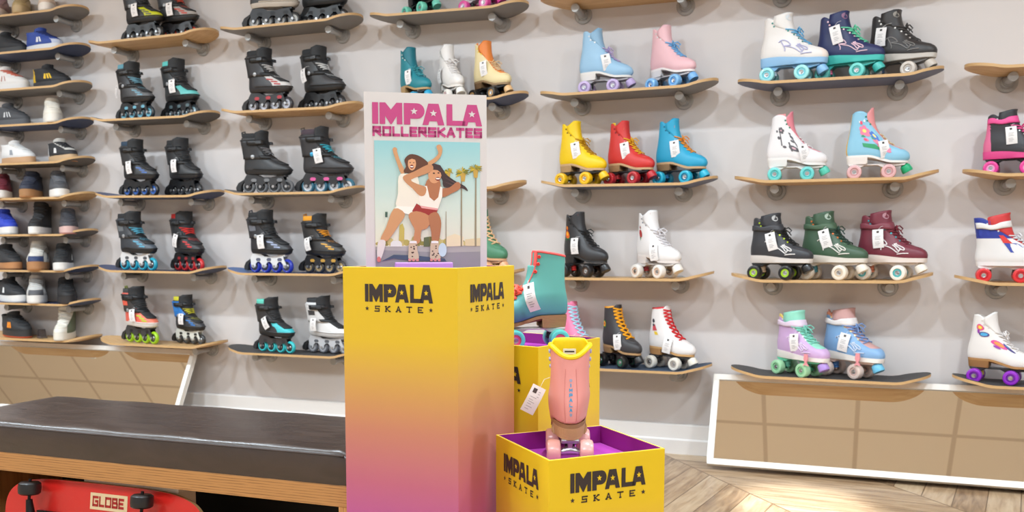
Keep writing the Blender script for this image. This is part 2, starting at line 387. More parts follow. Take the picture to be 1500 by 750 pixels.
# ------------------------------------------------------------------ poster
def smooth_poly(p, n=3):
    out = []; N = len(p)
    for i in range(N):
        a, b, c, d = (V3(*p[(i + k - 1) % N]) for k in range(4))
        for j in range(n):
            t = j / n; out.append(tuple(0.5 * ((2 * b) + (c - a) * t + (2 * a - 5 * b + 4 * c - d) * t * t + (3 * b - a - 3 * c + d) * t ** 3)))
    return out
def poster():
    zb, zt, r0, r1 = 0.867, 1.2935, -0.1315, 0.1445
    r = thing('poster', 'white poster with a photo of two roller skating women, standing in the tallest box', 'poster', (POSTER_C[0], POSTER_C[1], zb), math.radians(30), scale=1.014)
    MB().box(r0, r1, 0, 0.004, 0, zt - zb).build('board', mat((210, 202, 198), 0.5), r, smooth=False)
    PINK = mat((190, 64, 122), 0.5); WH = mat((212, 204, 199), 0.5)
    R, U, N = V3(1, 0, 0), V3(0, 0, 1), V3(0, -1, 0)
    l, s = logo_block(); mb = MB(); w, h = 0.2475, 0.0475
    f = lambda p: [(-0.1135 + x * w / 5, 1.2235 - zb + y * h) for x, y in p]
    mb.flat([f(p) for p in l], N * 0.0006, R, U, 0); mb.flat([f(p) for p in s], N * 0.0011, R, U, 1)
    mb.flat(word('ROLLERSKATES', 0.0225, -0.1135, 1.1965 - zb, 0.2475, 0.29, 0.1), N * 0.0006, R, U, 0)
    mb.build('poster_lettering', [PINK, WH], r, smooth=False, fix=False)
    # printed photograph, drawn in the 600 x 715 units of the picture
    px0, px1, pz0, pz1 = -0.110, 0.129, 0.9035 - zb, 1.187 - zb
    k = NT('printed_sky'); tc = k.n('TexCoord'); sep = k.n('SeparateXYZ'); k.l(tc.outputs['Object'], sep.inputs[0])
    mr = k.n('MapRange'); k.l(sep.outputs[2], mr.inputs['Value']); mr.inputs['From Min'].default_value = pz0 + 0.05; mr.inputs['From Max'].default_value = pz1
    k.l(k.ramp(mr.outputs['Result'], [(0, (228, 222, 196)), (0.4, (204, 216, 204)), (1, (146, 198, 202))]), k.b.inputs['Base Color']); k.b.inputs['Roughness'].default_value = 0.45
    cols = [k.m]; idx = {}
    def ci(c):
        if c not in idx: idx[c] = len(cols); cols.append(mat(c, 0.45))
        return idx[c]
    pic = MB(); lay = [0]
    def P(x, y): return (px0 + (x - 28) / 600 * (px1 - px0), pz1 - (y - 25) / 715 * (pz1 - pz0))
    def draw(poly, c, sm=False):
        lay[0] += 1
        if sm: poly = smooth_poly(poly)
        pic.flat([[P(*q) for q in poly]], N * (0.0006 + lay[0] * 0.000025), R, U, c if c == 0 else ci(c))
    def disc(x, y, rx, ry, c, n=18, rot=0): draw([(x + rx * math.cos(2 * math.pi * i / n) * math.cos(rot) - ry * math.sin(2 * math.pi * i / n) * math.sin(rot), y + rx * math.cos(2 * math.pi * i / n) * math.sin(rot) + ry * math.sin(2 * math.pi * i / n) * math.cos(rot)) for i in range(n)], c)
    draw([(28, 740), (28, 25), (628, 25), (628, 740)], 0)
    draw([(28, 740), (28, 628), (628, 618), (628, 740)], (150, 146, 146))
    draw([(28, 640), (28, 622), (628, 614), (628, 650), (430, 656)], (176, 170, 164))
    rnd = random.Random(3)
    for i in range(26):
        x = 45 + i * 22.6; hh = rnd.uniform(15, 60) if 70 < x < 420 else rnd.uniform(10, 40)
        disc(x, 612 - hh * 0.4, 18, hh * 0.55, rnd.choice([(150, 140, 70), (186, 168, 92), (122, 120, 66), (204, 186, 120)]), 10)
    draw([(430, 622), (430, 566), (480, 548), (530, 566), (530, 618)], (232, 214, 176)); draw([(540, 618), (540, 580), (628, 572), (628, 618)], (222, 202, 160))
    draw([(112, 622), (114, 600), (126, 588), (165, 588), (176, 602), (178, 622)], (226, 224, 214))
    draw([(300, 622), (302, 570), (330, 565), (334, 622)], (96, 104, 70)); draw([(160, 590), (165, 500), (182, 490), (192, 520), (190, 590)], (196, 176, 88))
    for tx, ty, hw in ((520, 205, 3.5), (603, 180, 4.0), (430, 420, 2.0), (446, 200, 0.0)):
        if hw: draw([(tx - hw * 2.0, 620), (tx - hw * 0.6, ty), (tx + hw, ty), (tx + hw * 0.6, 620)], (150, 136, 110))
    for tx, ty, rr in ((528, 200, 44), (601, 178, 44), (446, 196, 28)):
        draw([(tx - rr * 0.35, ty), (tx + rr * 0.4, ty), (tx + rr * 0.25, ty + rr * 1.1), (tx - rr * 0.2, ty + rr * 1.1)], (196, 156, 72))
        for i in range(13):
            a = math.pi * (-0.15 + 1.3 * i / 12); L = rr * rnd.uniform(0.75, 1.1)
            ex, ey = tx - L * math.cos(a), ty - L * math.sin(a) * 0.95
            draw([(tx, ty - 4), (0.5 * (tx + ex) - 5, 0.5 * (ty + ey) - 7), (ex, ey + 5), (0.5 * (tx + ex) + 5, 0.5 * (ty + ey) + 5)], rnd.choice([(120, 118, 44), (168, 146, 40), (206, 172, 44)]))
    draw([(84, 425), (98, 425), (97, 455), (84, 455)], (70, 96, 82))
    draw([(60, 705), (130, 668), (240, 672), (420, 690), (430, 706), (240, 702), (130, 690)], (72, 84, 106))
    TAN, TAN2, HAIR = (206, 150, 104), (176, 112, 76), (96, 58, 40)
    # woman at the back
    draw([(130, 75), (148, 66), (168, 128), (196, 192), (178, 212), (150, 140)], TAN, True); disc(143, 74, 13, 12, TAN)
    draw([(377, 52), (398, 42), (411, 66), (404, 104), (376, 138), (330, 165), (318, 150), (365, 118), (388, 90)], TAN, True)
    draw([(196, 130), (226, 100), (270, 104), (312, 128), (330, 152), (300, 176), (268, 200), (210, 205), (190, 196), (204, 168)], HAIR, True)
    disc(238, 152, 23, 38, (222, 160, 116)); disc(237, 169, 11, 11, (120, 44, 40)); draw([(227, 166), (247, 166), (243, 172), (231, 172)], (250, 244, 236)); draw([(204, 150), (214, 116), (238, 106), (262, 116), (272, 150), (258, 130), (238, 124), (220, 132)], HAIR)
    disc(228, 146, 5, 2, (60, 40, 34)); disc(248, 146, 5, 2, (60, 40, 34))
    draw([(162, 225), (200, 208), (270, 225), (276, 330), (268, 400), (150, 398), (158, 320)], (236, 226, 208), True)
    draw([(150, 392), (268, 396), (226, 440), (205, 436), (132, 408)], (244, 238, 224))
    draw([(134, 406), (196, 436), (160, 500), (96, 588), (56, 582), (88, 512)], TAN, True)
    draw([(46, 588), (84, 590), (76, 640), (58, 690), (40, 700), (36, 650)], (224, 214, 204), True); disc(46, 694, 11, 16, (214, 120, 110))
    # woman at the front
    draw([(322, 176), (352, 156), (396, 172), (440, 216), (490, 250), (540, 276), (556, 304), (520, 286), (470, 290), (416, 278), (404, 230)], (64, 46, 46), True)
    for i in range(5): draw([(410, 205 + i * 14), (500, 258 + i * 7), (546, 300 - i * 8), (498, 262 + i * 7)], (112, 82, 76) if i % 2 else (44, 34, 36))
    draw([(330, 235), (390, 235), (400, 300), (385, 352), (340, 352), (310, 295)], TAN2, True)
    draw([(404, 292), (450, 284), (492, 252), (512, 262), (508, 292), (460, 318), (420, 338), (406, 330)], TAN2, True)
    draw([(272, 318), (300, 278), (322, 276), (336, 340), (362, 362), (386, 340), (398, 278), (410, 284), (408, 340), (384, 406), (340, 412), (282, 392)], (240, 228, 214), False)
    draw([(262, 376), (300, 400), (384, 408), (374, 430), (330, 446), (250, 432), (236, 420)], (158, 48, 44), False)
    draw([(282, 388), (384, 404), (382, 414), (290, 402)], (230, 160, 156))
    disc(368, 208, 38, 54, (212, 150, 108), rot=0.2); disc(384, 236, 14, 11, (130, 48, 44)); draw([(371, 231), (398, 231), (392, 238), (377, 238)], (250, 242, 234)); draw([(326, 206), (332, 168), (360, 148), (398, 158), (424, 196), (430, 256), (412, 236), (400, 200), (382, 186), (352, 184), (338, 200)], (64, 46, 46)); disc(362, 204, 6, 4, (60, 40, 34)); disc(388, 202, 6, 4, (60, 40, 34))
    draw([(190, 222), (250, 196), (318, 160), (352, 158), (356, 186), (312, 210), (232, 242), (268, 266), (316, 284), (310, 326), (280, 332), (238, 290), (196, 252)], (198, 138, 96), True)
    draw([(216, 440), (262, 420), (330, 444), (338, 486), (316, 520), (288, 530), (278, 598), (240, 600), (250, 530), (232, 490)], (196, 134, 92), True)
    draw([(330, 444), (376, 424), (400, 470), (398, 530), (384, 592), (350, 592), (344, 540), (336, 500)], (176, 114, 78), True)
    for bx in (238, 362):
        draw([(bx - 18, 592), (bx + 22, 592), (bx + 26, 640), (bx + 34, 676), (bx + 28, 694), (bx - 22, 694), (bx - 24, 650)], (206, 182, 152), True)
        for i in range(9): disc(bx + rnd.uniform(-16, 22), rnd.uniform(612, 684), 5, 4, (76, 54, 46), 7)
        for i in range(3): disc(bx - 18 + i * 22, 698, 9, 9, (222, 138, 130), 10)
        draw([(bx - 18, 590), (bx + 22, 590), (bx + 22, 602), (bx - 18, 602)], (240, 236, 228))
    disc(408, 640, 24, 40, (196, 214, 218))
    pic.build('printed_picture', cols, r, smooth=False, fix=False)
    h = thing('poster_holder', 'lavender plastic block at the foot of the poster', 'poster holder', (POSTER_C[0] + 0.008, POSTER_C[1] - 0.020, TALL_H - 0.041), math.radians(30))
    MB().box(-0.066, 0.066, -0.012, 0.008, 0, 0.050).build('block', mat((196, 150, 210), 0.45), h, smooth=False, bevel=0.003)
poster()

# ------------------------------------------------------------------ bench
def bench():
    x0, x1, y0, y1 = -2.335, -1.052, -2.34, -1.95
    r = thing('bench', 'plywood bench with a dark brown leather cushion beside the tallest box', 'bench', ((x0 + x1) / 2, (y0 + y1) / 2, 0))
    W, D = (x1 - x0) / 2, (y1 - y0) / 2
    PLY = mat_ply('plywood_edge', 2, 0.0066, (190, 136, 80), (104, 66, 32)); PLYV = mat_ply('plywood_edge_upright', 0, 0.0066, (206, 150, 88), (120, 76, 36))
    WOOD = mat_wood('plywood_face', (150, 98, 52), (188, 132, 78), 2)
    MB().box(-W, W, -D, D, 0.345, 0.3965).build('seat_board', PLY, r, smooth=False, bevel=0.0015)
    for s in (-1, 1):
        xa = -W if s < 0 else W - 0.028
        MB().box(xa, xa + 0.028, -D + 0.002, D, 0, 0.3448).build('side_panel', WOOD if s < 0 else PLYV, r, smooth=False)
    MB().box(-W + 0.0285, W - 0.0285, -D + 0.01, D, 0.075, 0.095).build('bottom_shelf', WOOD, r, smooth=False)
    part_label(MB().box(-W + 0.0285, W - 0.0285, D - 0.012, D - 0.002, 0.0955, 0.3445).build('back_panel', mat((22, 20, 20), 0.6), r, smooth=False), 'black back panel')
    # cushion: rounded slab, slightly domed, with a sagging top
    rows = []; nx, ny = 48, 16
    z0, z1 = 0.397, 0.481
    def prof(t):                                        # cross-section through the cushion, front bottom -> top -> back bottom
        pts = [(-D, z0), (-D - 0.003, z0 + 0.03), (-D - 0.003, z1 - 0.018), (-D - 0.001, z1 - 0.010), (-D + 0.005, z1 - 0.004), (-D + 0.016, z1 - 0.001)]
        pts += [(-D + 0.016 + (2 * D - 0.032) * i / 8, z1 - 0.001 + 0.004 * math.sin(math.pi * i / 8)) for i in range(1, 8)]
        return pts + [(-a, b) for a, b in pts[:6][::-1]]
    pr = prof(0)
    for i in range(nx + 1):
        u = -1 + 2 * i / nx; x = u * W; e = min(1.0, (1 - abs(u)) / 0.03); k = math.sqrt(max(0.0, 1 - (1 - e) ** 2)) if e < 1 else 1
        rows.append([(x, y * (0.97 + 0.03 * k), z0 + (z - z0) * (0.86 + 0.14 * k) + (0.0012 * math.sin(x * 23 + y * 9) if z > z1 - 0.004 else 0)) for y, z in pr])
    c = MB().grid(rows, 0, False); c.f.append(tuple(range(len(pr)))); c.m.append(0); o = nx * len(pr); c.f.append(tuple(o + j for j in range(len(pr)))); c.m.append(0)
    LEA = mat_leather(); cu = c.build('cushion', LEA, r)
    pz = z1 - 0.013
    MB().tube([(x, -D - 0.0035, pz) for x in np.linspace(-W * 0.985, W * 0.985, 40)], 0.0020, 6).build('piping', mat((62, 48, 43), 0.55), cu)
    m = MB()
    for cx, cy, w in ((-0.505, -0.05, 0.028), (-0.455, 0.02, 0.012)): m.flat([[(cx - w / 2, cy - 0.002), (cx + w / 2, cy - 0.0015), (cx + w / 2, cy + 0.002), (cx - w / 2, cy + 0.001)]], (0, 0, z1 + 0.0042), (1, 0, 0), (0, 1, 0))
    part_label(m.build('tear', mat((16, 12, 12), 0.8), cu, smooth=False, fix=False), 'small dark slits in the leather')
bench()
def red_board():
    r = thing('skateboard', 'red skateboard standing on edge under the bench, underside with black wheels facing out', 'skateboard', (-1.81, -2.334, 0.0975), 0)
    r.rotation_euler = (-0.12, 0, 0.0)
    L, Wd, n = 0.665, 0.230, 40
    rows = []
    pts = []
    for i in range(64):
        a = 2 * math.pi * i / 64; e = 0.34
        cx, sx = math.cos(a), math.sin(a)
        x = math.copysign(abs(cx) ** 0.42, cx) * L / 2; z = math.copysign(abs(sx) ** 0.62, sx) * Wd / 2 + Wd / 2
        pts.append((x, z))
    ds = MB().prism(pts, 0, 0.011, 0); ds.m = [0 if i == 0 else (1 if i > 1 else 2) for i in range(len(ds.m))]
    d = ds.build('deck', [mat((206, 34, 28), 0.35, coat=0.3), mat((176, 140, 96), 0.5), mat_grip('grip', (40, 40, 42))], r, smooth=25)
    RED = mat((170, 32, 28), 0.5); CR = mat((222, 198, 156), 0.5)
    lb = MB(); lb.flat([[(-0.037, 0.162), (0.086, 0.162), (0.086, 0.206), (-0.037, 0.206)]], (0, -0.0006, 0), (1, 0, 0), (0, 0, 1), 0)
    lb.flat(word('GLOBE', 0.028, -0.029, 0.170, 0.104, 0.24, 0.12), (0, -0.0011, 0), (1, 0, 0), (0, 0, 1), 1)
    lb.flat([[(0.052, 0.132), (0.12, 0.132), (0.12, 0.158), (0.052, 0.158)]], (0, -0.0006, 0), (1, 0, 0), (0, 0, 1), 2)
    lb.build('brand_label', [CR, RED, mat((214, 200, 200), 0.5)], d, smooth=False, fix=False)
    BL = mat((26, 26, 28), 0.35); BM = mat((30, 30, 32), 0.4, 0.6)
    for tx, s in ((-0.206, 1), (0.167, -1)):
        t = MB(); t.box(tx - 0.006, tx + 0.070 * s if s > 0 else tx + 0.006, -0.008, 0, Wd / 2 - 0.028, Wd / 2 + 0.028) if s > 0 else t.box(tx - 0.064, tx + 0.006, -0.008, 0, Wd / 2 - 0.028, Wd / 2 + 0.028)
        t.cyl((tx + 0.026 * s, -0.005, Wd / 2), (tx + 0.012 * s, -0.036, Wd / 2), 0.016, 0.012)
        t.tube([(tx, -0.04, Wd / 2 - 0.062), (tx + 0.004 * s, -0.036, Wd / 2 - 0.02), (tx + 0.006 * s, -0.034, Wd / 2), (tx + 0.004 * s, -0.036, Wd / 2 + 0.02), (tx, -0.04, Wd / 2 + 0.062)], [0.008, 0.012, 0.018, 0.012, 0.008], 10)
        t.cyl((tx, -0.04, -0.002), (tx, -0.04, Wd + 0.002), 0.004)
        t.build('truck', BM, r)
        for zc in (Wd / 2 - 0.088, Wd / 2 + 0.092):
            MB().lathe([(0.012, -0.017), (0.022, -0.017), (0.0275, -0.013), (0.0285, -0.004), (0.0285, 0.004), (0.0275, 0.013), (0.022, 0.017), (0.012, 0.017)], (tx, -0.04, zc), (0, 0, 1), 24).build('wheel', BL, r)
red_board()
sb = thing('storage_box', 'cream coloured box behind the red skateboard under the bench', 'box', (-1.735, -2.252, 0.0955))
MB().box(-0.153, 0.153, -0.034, 0.034, 0, 0.222).build('carton', mat((242, 234, 214), 0.6), sb, smooth=False, bevel=0.002)
m_ = MB().box(-0.155, 0.155, -0.036, 0.036, 0.222, 0.24); m_.build('lid', mat((244, 236, 218), 0.6), sb, smooth=False, bevel=0.001)

# ------------------------------------------------------------------ skateboard shelves
PIPE_CACHE = {}
def deck_mesh(top, under, L=0.80, Wd=0.205, kl=0.030, kr=0.036, print_=None):
    us = sorted(set([-1, -0.998, -0.992, -0.98, -0.96, -0.93, -0.89, -0.84, -0.78, -0.72, -0.66, -0.6, -0.62, -0.5, -0.3, -0.1, 0.1, 0.3, 0.5, 0.6, 0.62, 0.66, 0.72, 0.78, 0.84, 0.89, 0.93, 0.96, 0.98, 0.992, 0.998, 1]))
    vs_ = [-1, -0.8, -0.5, 0, 0.5, 0.8, 1]
    def zk(u):
        k = kr if u > 0 else kl; t = max(0.0, (abs(u) - 0.62) / 0.38)
        return k * (t * t / 0.6 if t < 0.3 else (0.15 + (t - 0.3) * 1.0) / 0.85)
    top_, bot = [], []
    for u in us:
        a = abs(u); hw = Wd / 2
        if a > 0.70: hw *= max(0.0, 1 - ((a - 0.70) / 0.30) ** 2.3) ** (1 / 2.0)
        hw = max(hw, 0.006)
        rt = [(u * L / 2, v * hw, zk(u) + 0.0035 * (abs(v) ** 2) * (1 if a < 0.75 else max(0, (1 - a) / 0.25))) for v in vs_]
        top_.append(rt); bot.append([(x, y, z - 0.0115) for x, y, z in rt])
    mb = MB(); mb.grid(top_, 0); n = len(mb.v); mb.grid(bot, 1)
    nc = len(vs_); nr = len(us)
    ring = [(i * nc) for i in range(nr)]; ring2 = [(i * nc + nc - 1) for i in range(nr)]
    edge = ring + [(nr - 1) * nc + j for j in range(1, nc)] + ring2[::-1][1:] + [j for j in range(nc - 2, 0, -1)]
    fs = [(edge[i], edge[(i + 1) % len(edge)], n + edge[(i + 1) % len(edge)], n + edge[i]) for i in range(len(edge))]
    mb.f += fs; mb.m += [2] * len(fs)
    return mb
PLYS = mat_ply('deck_edge', 2, 0.0040, (206, 168, 116), (176, 132, 84))
PLYN = mat((204, 164, 114), 0.5)
def bracket_meshes():
    if 'p' not in PIPE_CACHE:
        g = GALV()
        p = MB(); p.cyl((0, 0, 0), (0, -0.125, 0), 0.0145, n=16); p.cyl((0, -0.125, 0), (0, -0.146, 0), 0.0185, n=16); p.cyl((0, -0.012, 0), (0, -0.034, 0), 0.020, 0.0185, n=16)
        f = MB(); f.lathe([(0.041, -0.0), (0.041, 0.006), (0.038, 0.009), (0.028, 0.010), (0.026, 0.013), (0.022, 0.022)], (0, 0, 0), (0, -1, 0), 28)
        for i in range(4):
            a = math.pi / 4 + i * math.pi / 2; f.cyl((0.033 * math.cos(a), -0.008, 0.033 * math.sin(a)), (0.033 * math.cos(a), -0.013, 0.033 * math.sin(a)), 0.0055, n=8)
        def fin(mb, nm):
            me = mb.mesh(nm, g); return me
        PIPE_CACHE['p'] = fin(p, 'pipe'); PIPE_CACHE['f'] = fin(f, 'wall_flange')
    return PIPE_CACHE['p'], PIPE_CACHE['f']
DECK_T = 0.0115
def shelf(x, z, slope, top, under, label, group, us=(-0.232, 0.237), deco=None):
    r = thing('skateboard_shelf', label, 'shelf', (x, 0, z), 0, group)
    d = deck_mesh(top, under)
    o = d.build('deck', [top, under, PLYN], r, smooth=30, loc=(0, -0.110, 0)); o.rotation_euler = (0, -math.atan(slope), 0)
    pm, fm = bracket_meshes()
    for u in us:
        b = link('pipe_bracket', pm, r, loc=(u, 0, slope * u - DECK_T - 0.0188))
        link('wall_flange', fm, b)
    return r
WOODT = mat_wood('natural_deck_face', (196, 150, 96), (220, 180, 128), 0, 0.45)
GREYU = mat((128, 124, 122), 0.5); GREYD = mat((92, 88, 86), 0.55); NAVY = mat((58, 70, 104), 0.5); NAVYG = mat((92, 98, 122), 0.5); BLUET = mat((60, 96, 148), 0.5)
GRIP = mat_grip('grip', (70, 67, 66)); GRIPL = mat_grip('grip', (104, 100, 98)); GRIPB = mat_grip('grip', (64, 80, 100))
GS = 'skateboard deck shelves on the wall'
SHELF = {}
def S_(key, x, z, sl, top, und, label):
    us = () if key in ('E4', 'F4', 'Z9') else (0.237,) if key == 'A4' else (-0.232, 0.237)
    SHELF[key] = (x, z, sl); shelf(x, z, sl, top, und, label, GS, us)
S_('A0', -3.485, 2.044, 0.0072, WOODT, WOODT, 'natural wood skateboard shelf at the top, holding the black skate with a yellow toe')
S_('A1', -3.492, 1.631, -0.0085, GRIP, GREYD, 'grey bottomed skateboard shelf holding the turquoise trimmed inline skates')
S_('A2', -3.479, 1.221, -0.0112, NAVY, NAVY, 'navy skateboard shelf holding the two plain black inline skates nearest the sneakers')
S_('A3', -3.478, 0.819, -0.0070, NAVY, NAVY, 'navy skateboard shelf holding the red wheeled inline skate')
S_('A4', -3.483, 0.419, -0.0031, WOODT, WOODT, 'natural wood skateboard shelf holding the coral and lime inline skate')
S_('B0', -2.628, 2.048, 0.0037, GRIP, GREYU, 'grey bottomed skateboard shelf at the top holding two large black skates')
S_('B1', -2.634, 1.633, -0.0084, WOODT, WOODT, 'natural wood skateboard shelf holding the black inline skate with a red and white toe')
S_('B2', -2.630, 1.221, -0.0041, GRIPL, GREYU, 'grey skateboard shelf holding the two black skates left of the poster')
S_('B3', -2.624, 0.814, 0.0, BLUET, GREYD, 'blue topped skateboard shelf holding the inline skate with royal blue wheels')
S_('B4', -2.633, 0.401, 0.0, GRIP, GREYD, 'dark grip skateboard shelf above the bench holding the turquoise inline skate')
S_('C0', -1.766, 2.040, -0.012, GRIP, GREYU, 'grey bottomed skateboard shelf at the top above the poster')
S_('C1', -1.766, 1.630, 0.0, GRIP, NAVY, 'navy bottomed skateboard shelf directly behind the top of the poster')
S_('C2', -1.775, 1.225, 0.0, WOODT, WOODT, 'wooden skateboard shelf behind the poster, only its right tip showing')
S_('C3', -1.785, 0.815, 0.0, WOODT, WOODT, 'wooden skateboard shelf behind the poster, holding the green skate')
S_('D0', -0.900, 2.044, 0.0, WOODT, WOODT, 'wooden skateboard shelf at the picture top, above the pastel blue and pink skates')
S_('D1', -0.900, 1.631, 0.0107, GRIP, GREYU, 'grey bottomed skateboard shelf holding the pastel blue and pastel pink skates')
S_('D2', -0.895, 1.224, -0.0056, GRIPB, NAVYG, 'grey blue skateboard shelf holding the yellow, red and blue skates')
S_('D3', -0.903, 0.810, 0.0, WOODT, WOODT, 'natural wood skateboard shelf holding the black rose skate and the plain white skate')
S_('D4', -0.904, 0.403, 0.0, GRIPB, NAVYG, 'blue grey skateboard shelf holding the orange laced and red laced skates')
S_('E0', -0.020, 2.044, 0.0, WOODT, WOODT, 'skateboard shelf at the picture top, only the tip of a wall flange showing')
S_('E1', -0.019, 1.628, 0.0, GRIP, NAVYG, 'blue grey bottomed skateboard shelf holding the white, navy and black boot skates')
S_('E2', -0.023, 1.224, 0.001, WOODT, WOODT, 'natural wood skateboard shelf holding the two flower patterned skates')
S_('E3', -0.028, 0.811, 0.005, WOODT, WOODT, 'natural wood skateboard shelf holding the black, green and maroon boot skates')
S_('E4', -0.021, 0.402, -0.005, GRIP, WOODT, 'dark grip skateboard shelf over the right mirror holding the lilac skate')
S_('F1', 0.854, 1.636, 0.0, WOODT, WOODT, 'empty looking wooden skateboard shelf cut by the right edge, topmost there')
S_('F2', 0.863, 1.228, 0.0, GRIPL, WOODT, 'skateboard shelf at the right edge holding the pink and black skate')
S_('F3', 0.850, 0.809, 0.0, WOODT, WOODT, 'wooden skateboard shelf at the right edge holding the red, white and blue skate')
S_('F4', 0.858, 0.406, 0.0, GRIP, WOODT, 'dark skateboard shelf at the right edge holding the butterfly skate')
ZX = -4.347
ZT = [2.239, 2.036, 1.833, 1.635, 1.421, 1.225, 1.019, 0.816, 0.627, 0.421]
ZM = [(GRIP, GREYU), (GRIP, NAVY), (GRIP, GREYU), (GRIP, NAVY), (GRIP, GREYD), (WOODT, WOODT), (GRIP, GREYD), (NAVY, NAVY), (NAVY, NAVY), (WOODT, WOODT)]
ZL = ['sneaker shelf at the very top left, made of a grey bottomed skateboard', 'navy bottomed skateboard shelf holding the blue and white sneaker', 'skateboard shelf holding the black sneaker with yellow stripes',
      'skateboard shelf holding the cream sneaker', 'skateboard shelf holding the two gum soled white and black sneakers', 'natural wood skateboard shelf holding the maroon, navy and grey sneakers',
      'skateboard shelf holding the bright blue sneaker and the black high top', 'navy skateboard shelf holding the white and navy gum soled sneaker', 'navy skateboard shelf holding the plain black sneaker',
      'natural wood skateboard shelf at the bottom left, above the mirror']
for i in range(10): S_('Z%d' % i, ZX, ZT[i], 0.0, ZM[i][0], ZM[i][1], ZL[i])

# ------------------------------------------------------------------ footwear shapes
def sstep(t): t = min(1.0, max(0.0, t)); return t * t * (3 - 2 * t)
class Foot:
    """Surface of a boot: horizontal outlines stacked in height. x runs heel to toe, z from the boot's own bottom."""
    def __init__(s, zs, xb, xf, w, n=2.4, lift=0.0, lx=(0.08, 0.18), narrow=0.2, top_front=0.0, top_back=0.0, lean=0.22, x0=0.0, tilt=0.0, ws=1.0, notch=None):
        zz = np.linspace(0, zs[-1], 161); ker = np.exp(-0.5 * (np.arange(-6, 7) / 2.6) ** 2); ker /= ker.sum()
        def sm(a):
            y = np.interp(zz, zs, a); p = np.concatenate([2 * y[0] - y[6:0:-1], y, 2 * y[-1] - y[-2:-8:-1]]); return np.convolve(p, ker, 'valid')
        s.zz, s.xb, s.xf, s.w = zz, sm(xb), sm(xf), sm(w) * (1 + (ws - 1) * np.clip(zz / (0.35 * zz[-1]), 0.35, 1)); s.tilt = tilt; s.notch = notch; s.H = zs[-1]; s.n, s.lift, s.lx, s.narrow = n, lift, lx, narrow
        s.tf, s.tb, s.lean, s.x0 = top_front, top_back, lean, x0
    def __call__(s, z, phi, off=0.0):
        if off:
            e = 1e-3; p = s(z, phi); a = s(z, phi + 0.02) - s(z, phi - 0.02); b = s(z + e, phi) - s(z - e, phi)
            nn = unit(np.cross(a, b)); c = s.center(z)
            if nn[:2] @ (p[:2] - c[:2]) < 0: nn = -nn
            return p + nn * off
        zc = min(max(z, 0), s.H); xb, xf, w = (float(np.interp(zc, s.zz, q)) for q in (s.xb, s.xf, s.w))
        if z > s.H: d = (z - s.H) * s.lean; xb += d; xf += d
        c, si = math.cos(phi), math.sin(phi); ex = 2.0 / s.n
        xc, a = (xb + xf) / 2, (xf - xb) / 2
        x = xc + a * math.copysign(abs(c) ** ex, c); y = w * math.copysign(abs(si) ** ex, si)
        u = (x - xb) / max(xf - xb, 1e-6); y *= 1 - s.narrow * (1 - sstep(u / 0.6)) * (1 - sstep(z / (0.5 * s.H)))
        zt = sstep((z - 0.55 * s.H) / (0.45 * s.H)); z2 = z + zt * (s.tf * max(c, 0) ** 1.5 + s.tb * max(-c, 0) ** 3 + s.tilt * c - (0.013 * math.exp(-((abs((phi + math.pi) % (2 * math.pi) - math.pi) - s.notch) / 0.30) ** 2) * (1 if z <= s.H else 0) if s.notch else 0))
        z2 += s.lift * (1 - sstep((x - s.lx[0]) / (s.lx[1] - s.lx[0])))
        return V3(x + s.x0, y, z2)
    def center(s, z):
        zc = min(max(z, 0), s.H); return V3((float(np.interp(zc, s.zz, s.xb)) + float(np.interp(zc, s.zz, s.xf))) / 2 + s.x0, 0, z)
def boot(straight=False, **k):
    if straight: return Foot([0, .006, .02, .035, .048, .058, .068, .082, .100, .120, .145, .170, .190], [.006, .002, 0, 0, .001, .003, .005, .008, .010, .011, .011, .010, .010],
                [.248, .257, .260, .255, .240, .215, .190, .165, .143, .131, .125, .123, .122], [.036, .040, .042, .0415, .040, .0385, .037, .035, .034, .0335, .0335, .034, .035], 2.3, **k)
    return Foot([0, .006, .02, .035, .048, .058, .068, .082, .100, .120, .145, .170, .190], [.006, .002, 0, 0, .001, .003, .005, .008, .011, .014, .016, .018, .020],
                [.248, .257, .260, .255, .240, .215,   .190, .165, .142, .124, .111, .105, .103], [.036, .040, .042, .0415, .040, .0385, .037, .035, .034, .0335, .0335, .034, .035], 2.3, **k)
def hiboot(**k):                                        # chunkier, lower boot with a square toe
    return Foot([0, .006, .02, .035, .046, .054, .064, .078, .095, .115, .135, .155, .168], [.004, .001, 0, 0, .001, .003, .005, .008, .010, .011, .012, .013, .014],
                [.262, .268, .270, .264, .250, .222, .198, .176, .156, .140, .128, .121, .118], [.038, .043, .045, .044, .043, .041, .039, .037, .036, .037, .038, .039, .039], 2.6, **k)
def inboot(**k):
    return Foot([0, .006, .02, .035, .05, .06, .07, .085, .10, .12, .145, .17, .195], [.010, .004, 0, 0, .001, .003, .004, .004, .003, .001, -.003, -.007, -.011],
                [.268, .280, .287, .284, .268, .245, .218, .188, .164, .146, .134, .126, .121], [.038, .043, .046, .046, .044, .043, .042, .041, .041, .042, .044, .046, .046], 2.5, **k)
def lowshoe(**k):
    return Foot([0, .006, .018, .03, .042, .052, .062, .072, .082], [.004, .001, 0, .001, .004, .006, .007, .006, .004], [.262, .268, .270, .262, .235, .200, .170, .145, .128],
                [.040, .044, .046, .044, .041, .038, .036, .035, .035], 2.4, **k)
def highshoe(**k):
    return Foot([0, .006, .018, .03, .042, .052, .065, .08, .10, .125], [.004, .001, 0, .001, .004, .006, .007, .008, .007, .005], [.262, .268, .270, .262, .238, .205, .175, .152, .135, .125],
                [.040, .044, .046, .044, .041, .039, .038, .037, .038, .039], 2.4, **k)

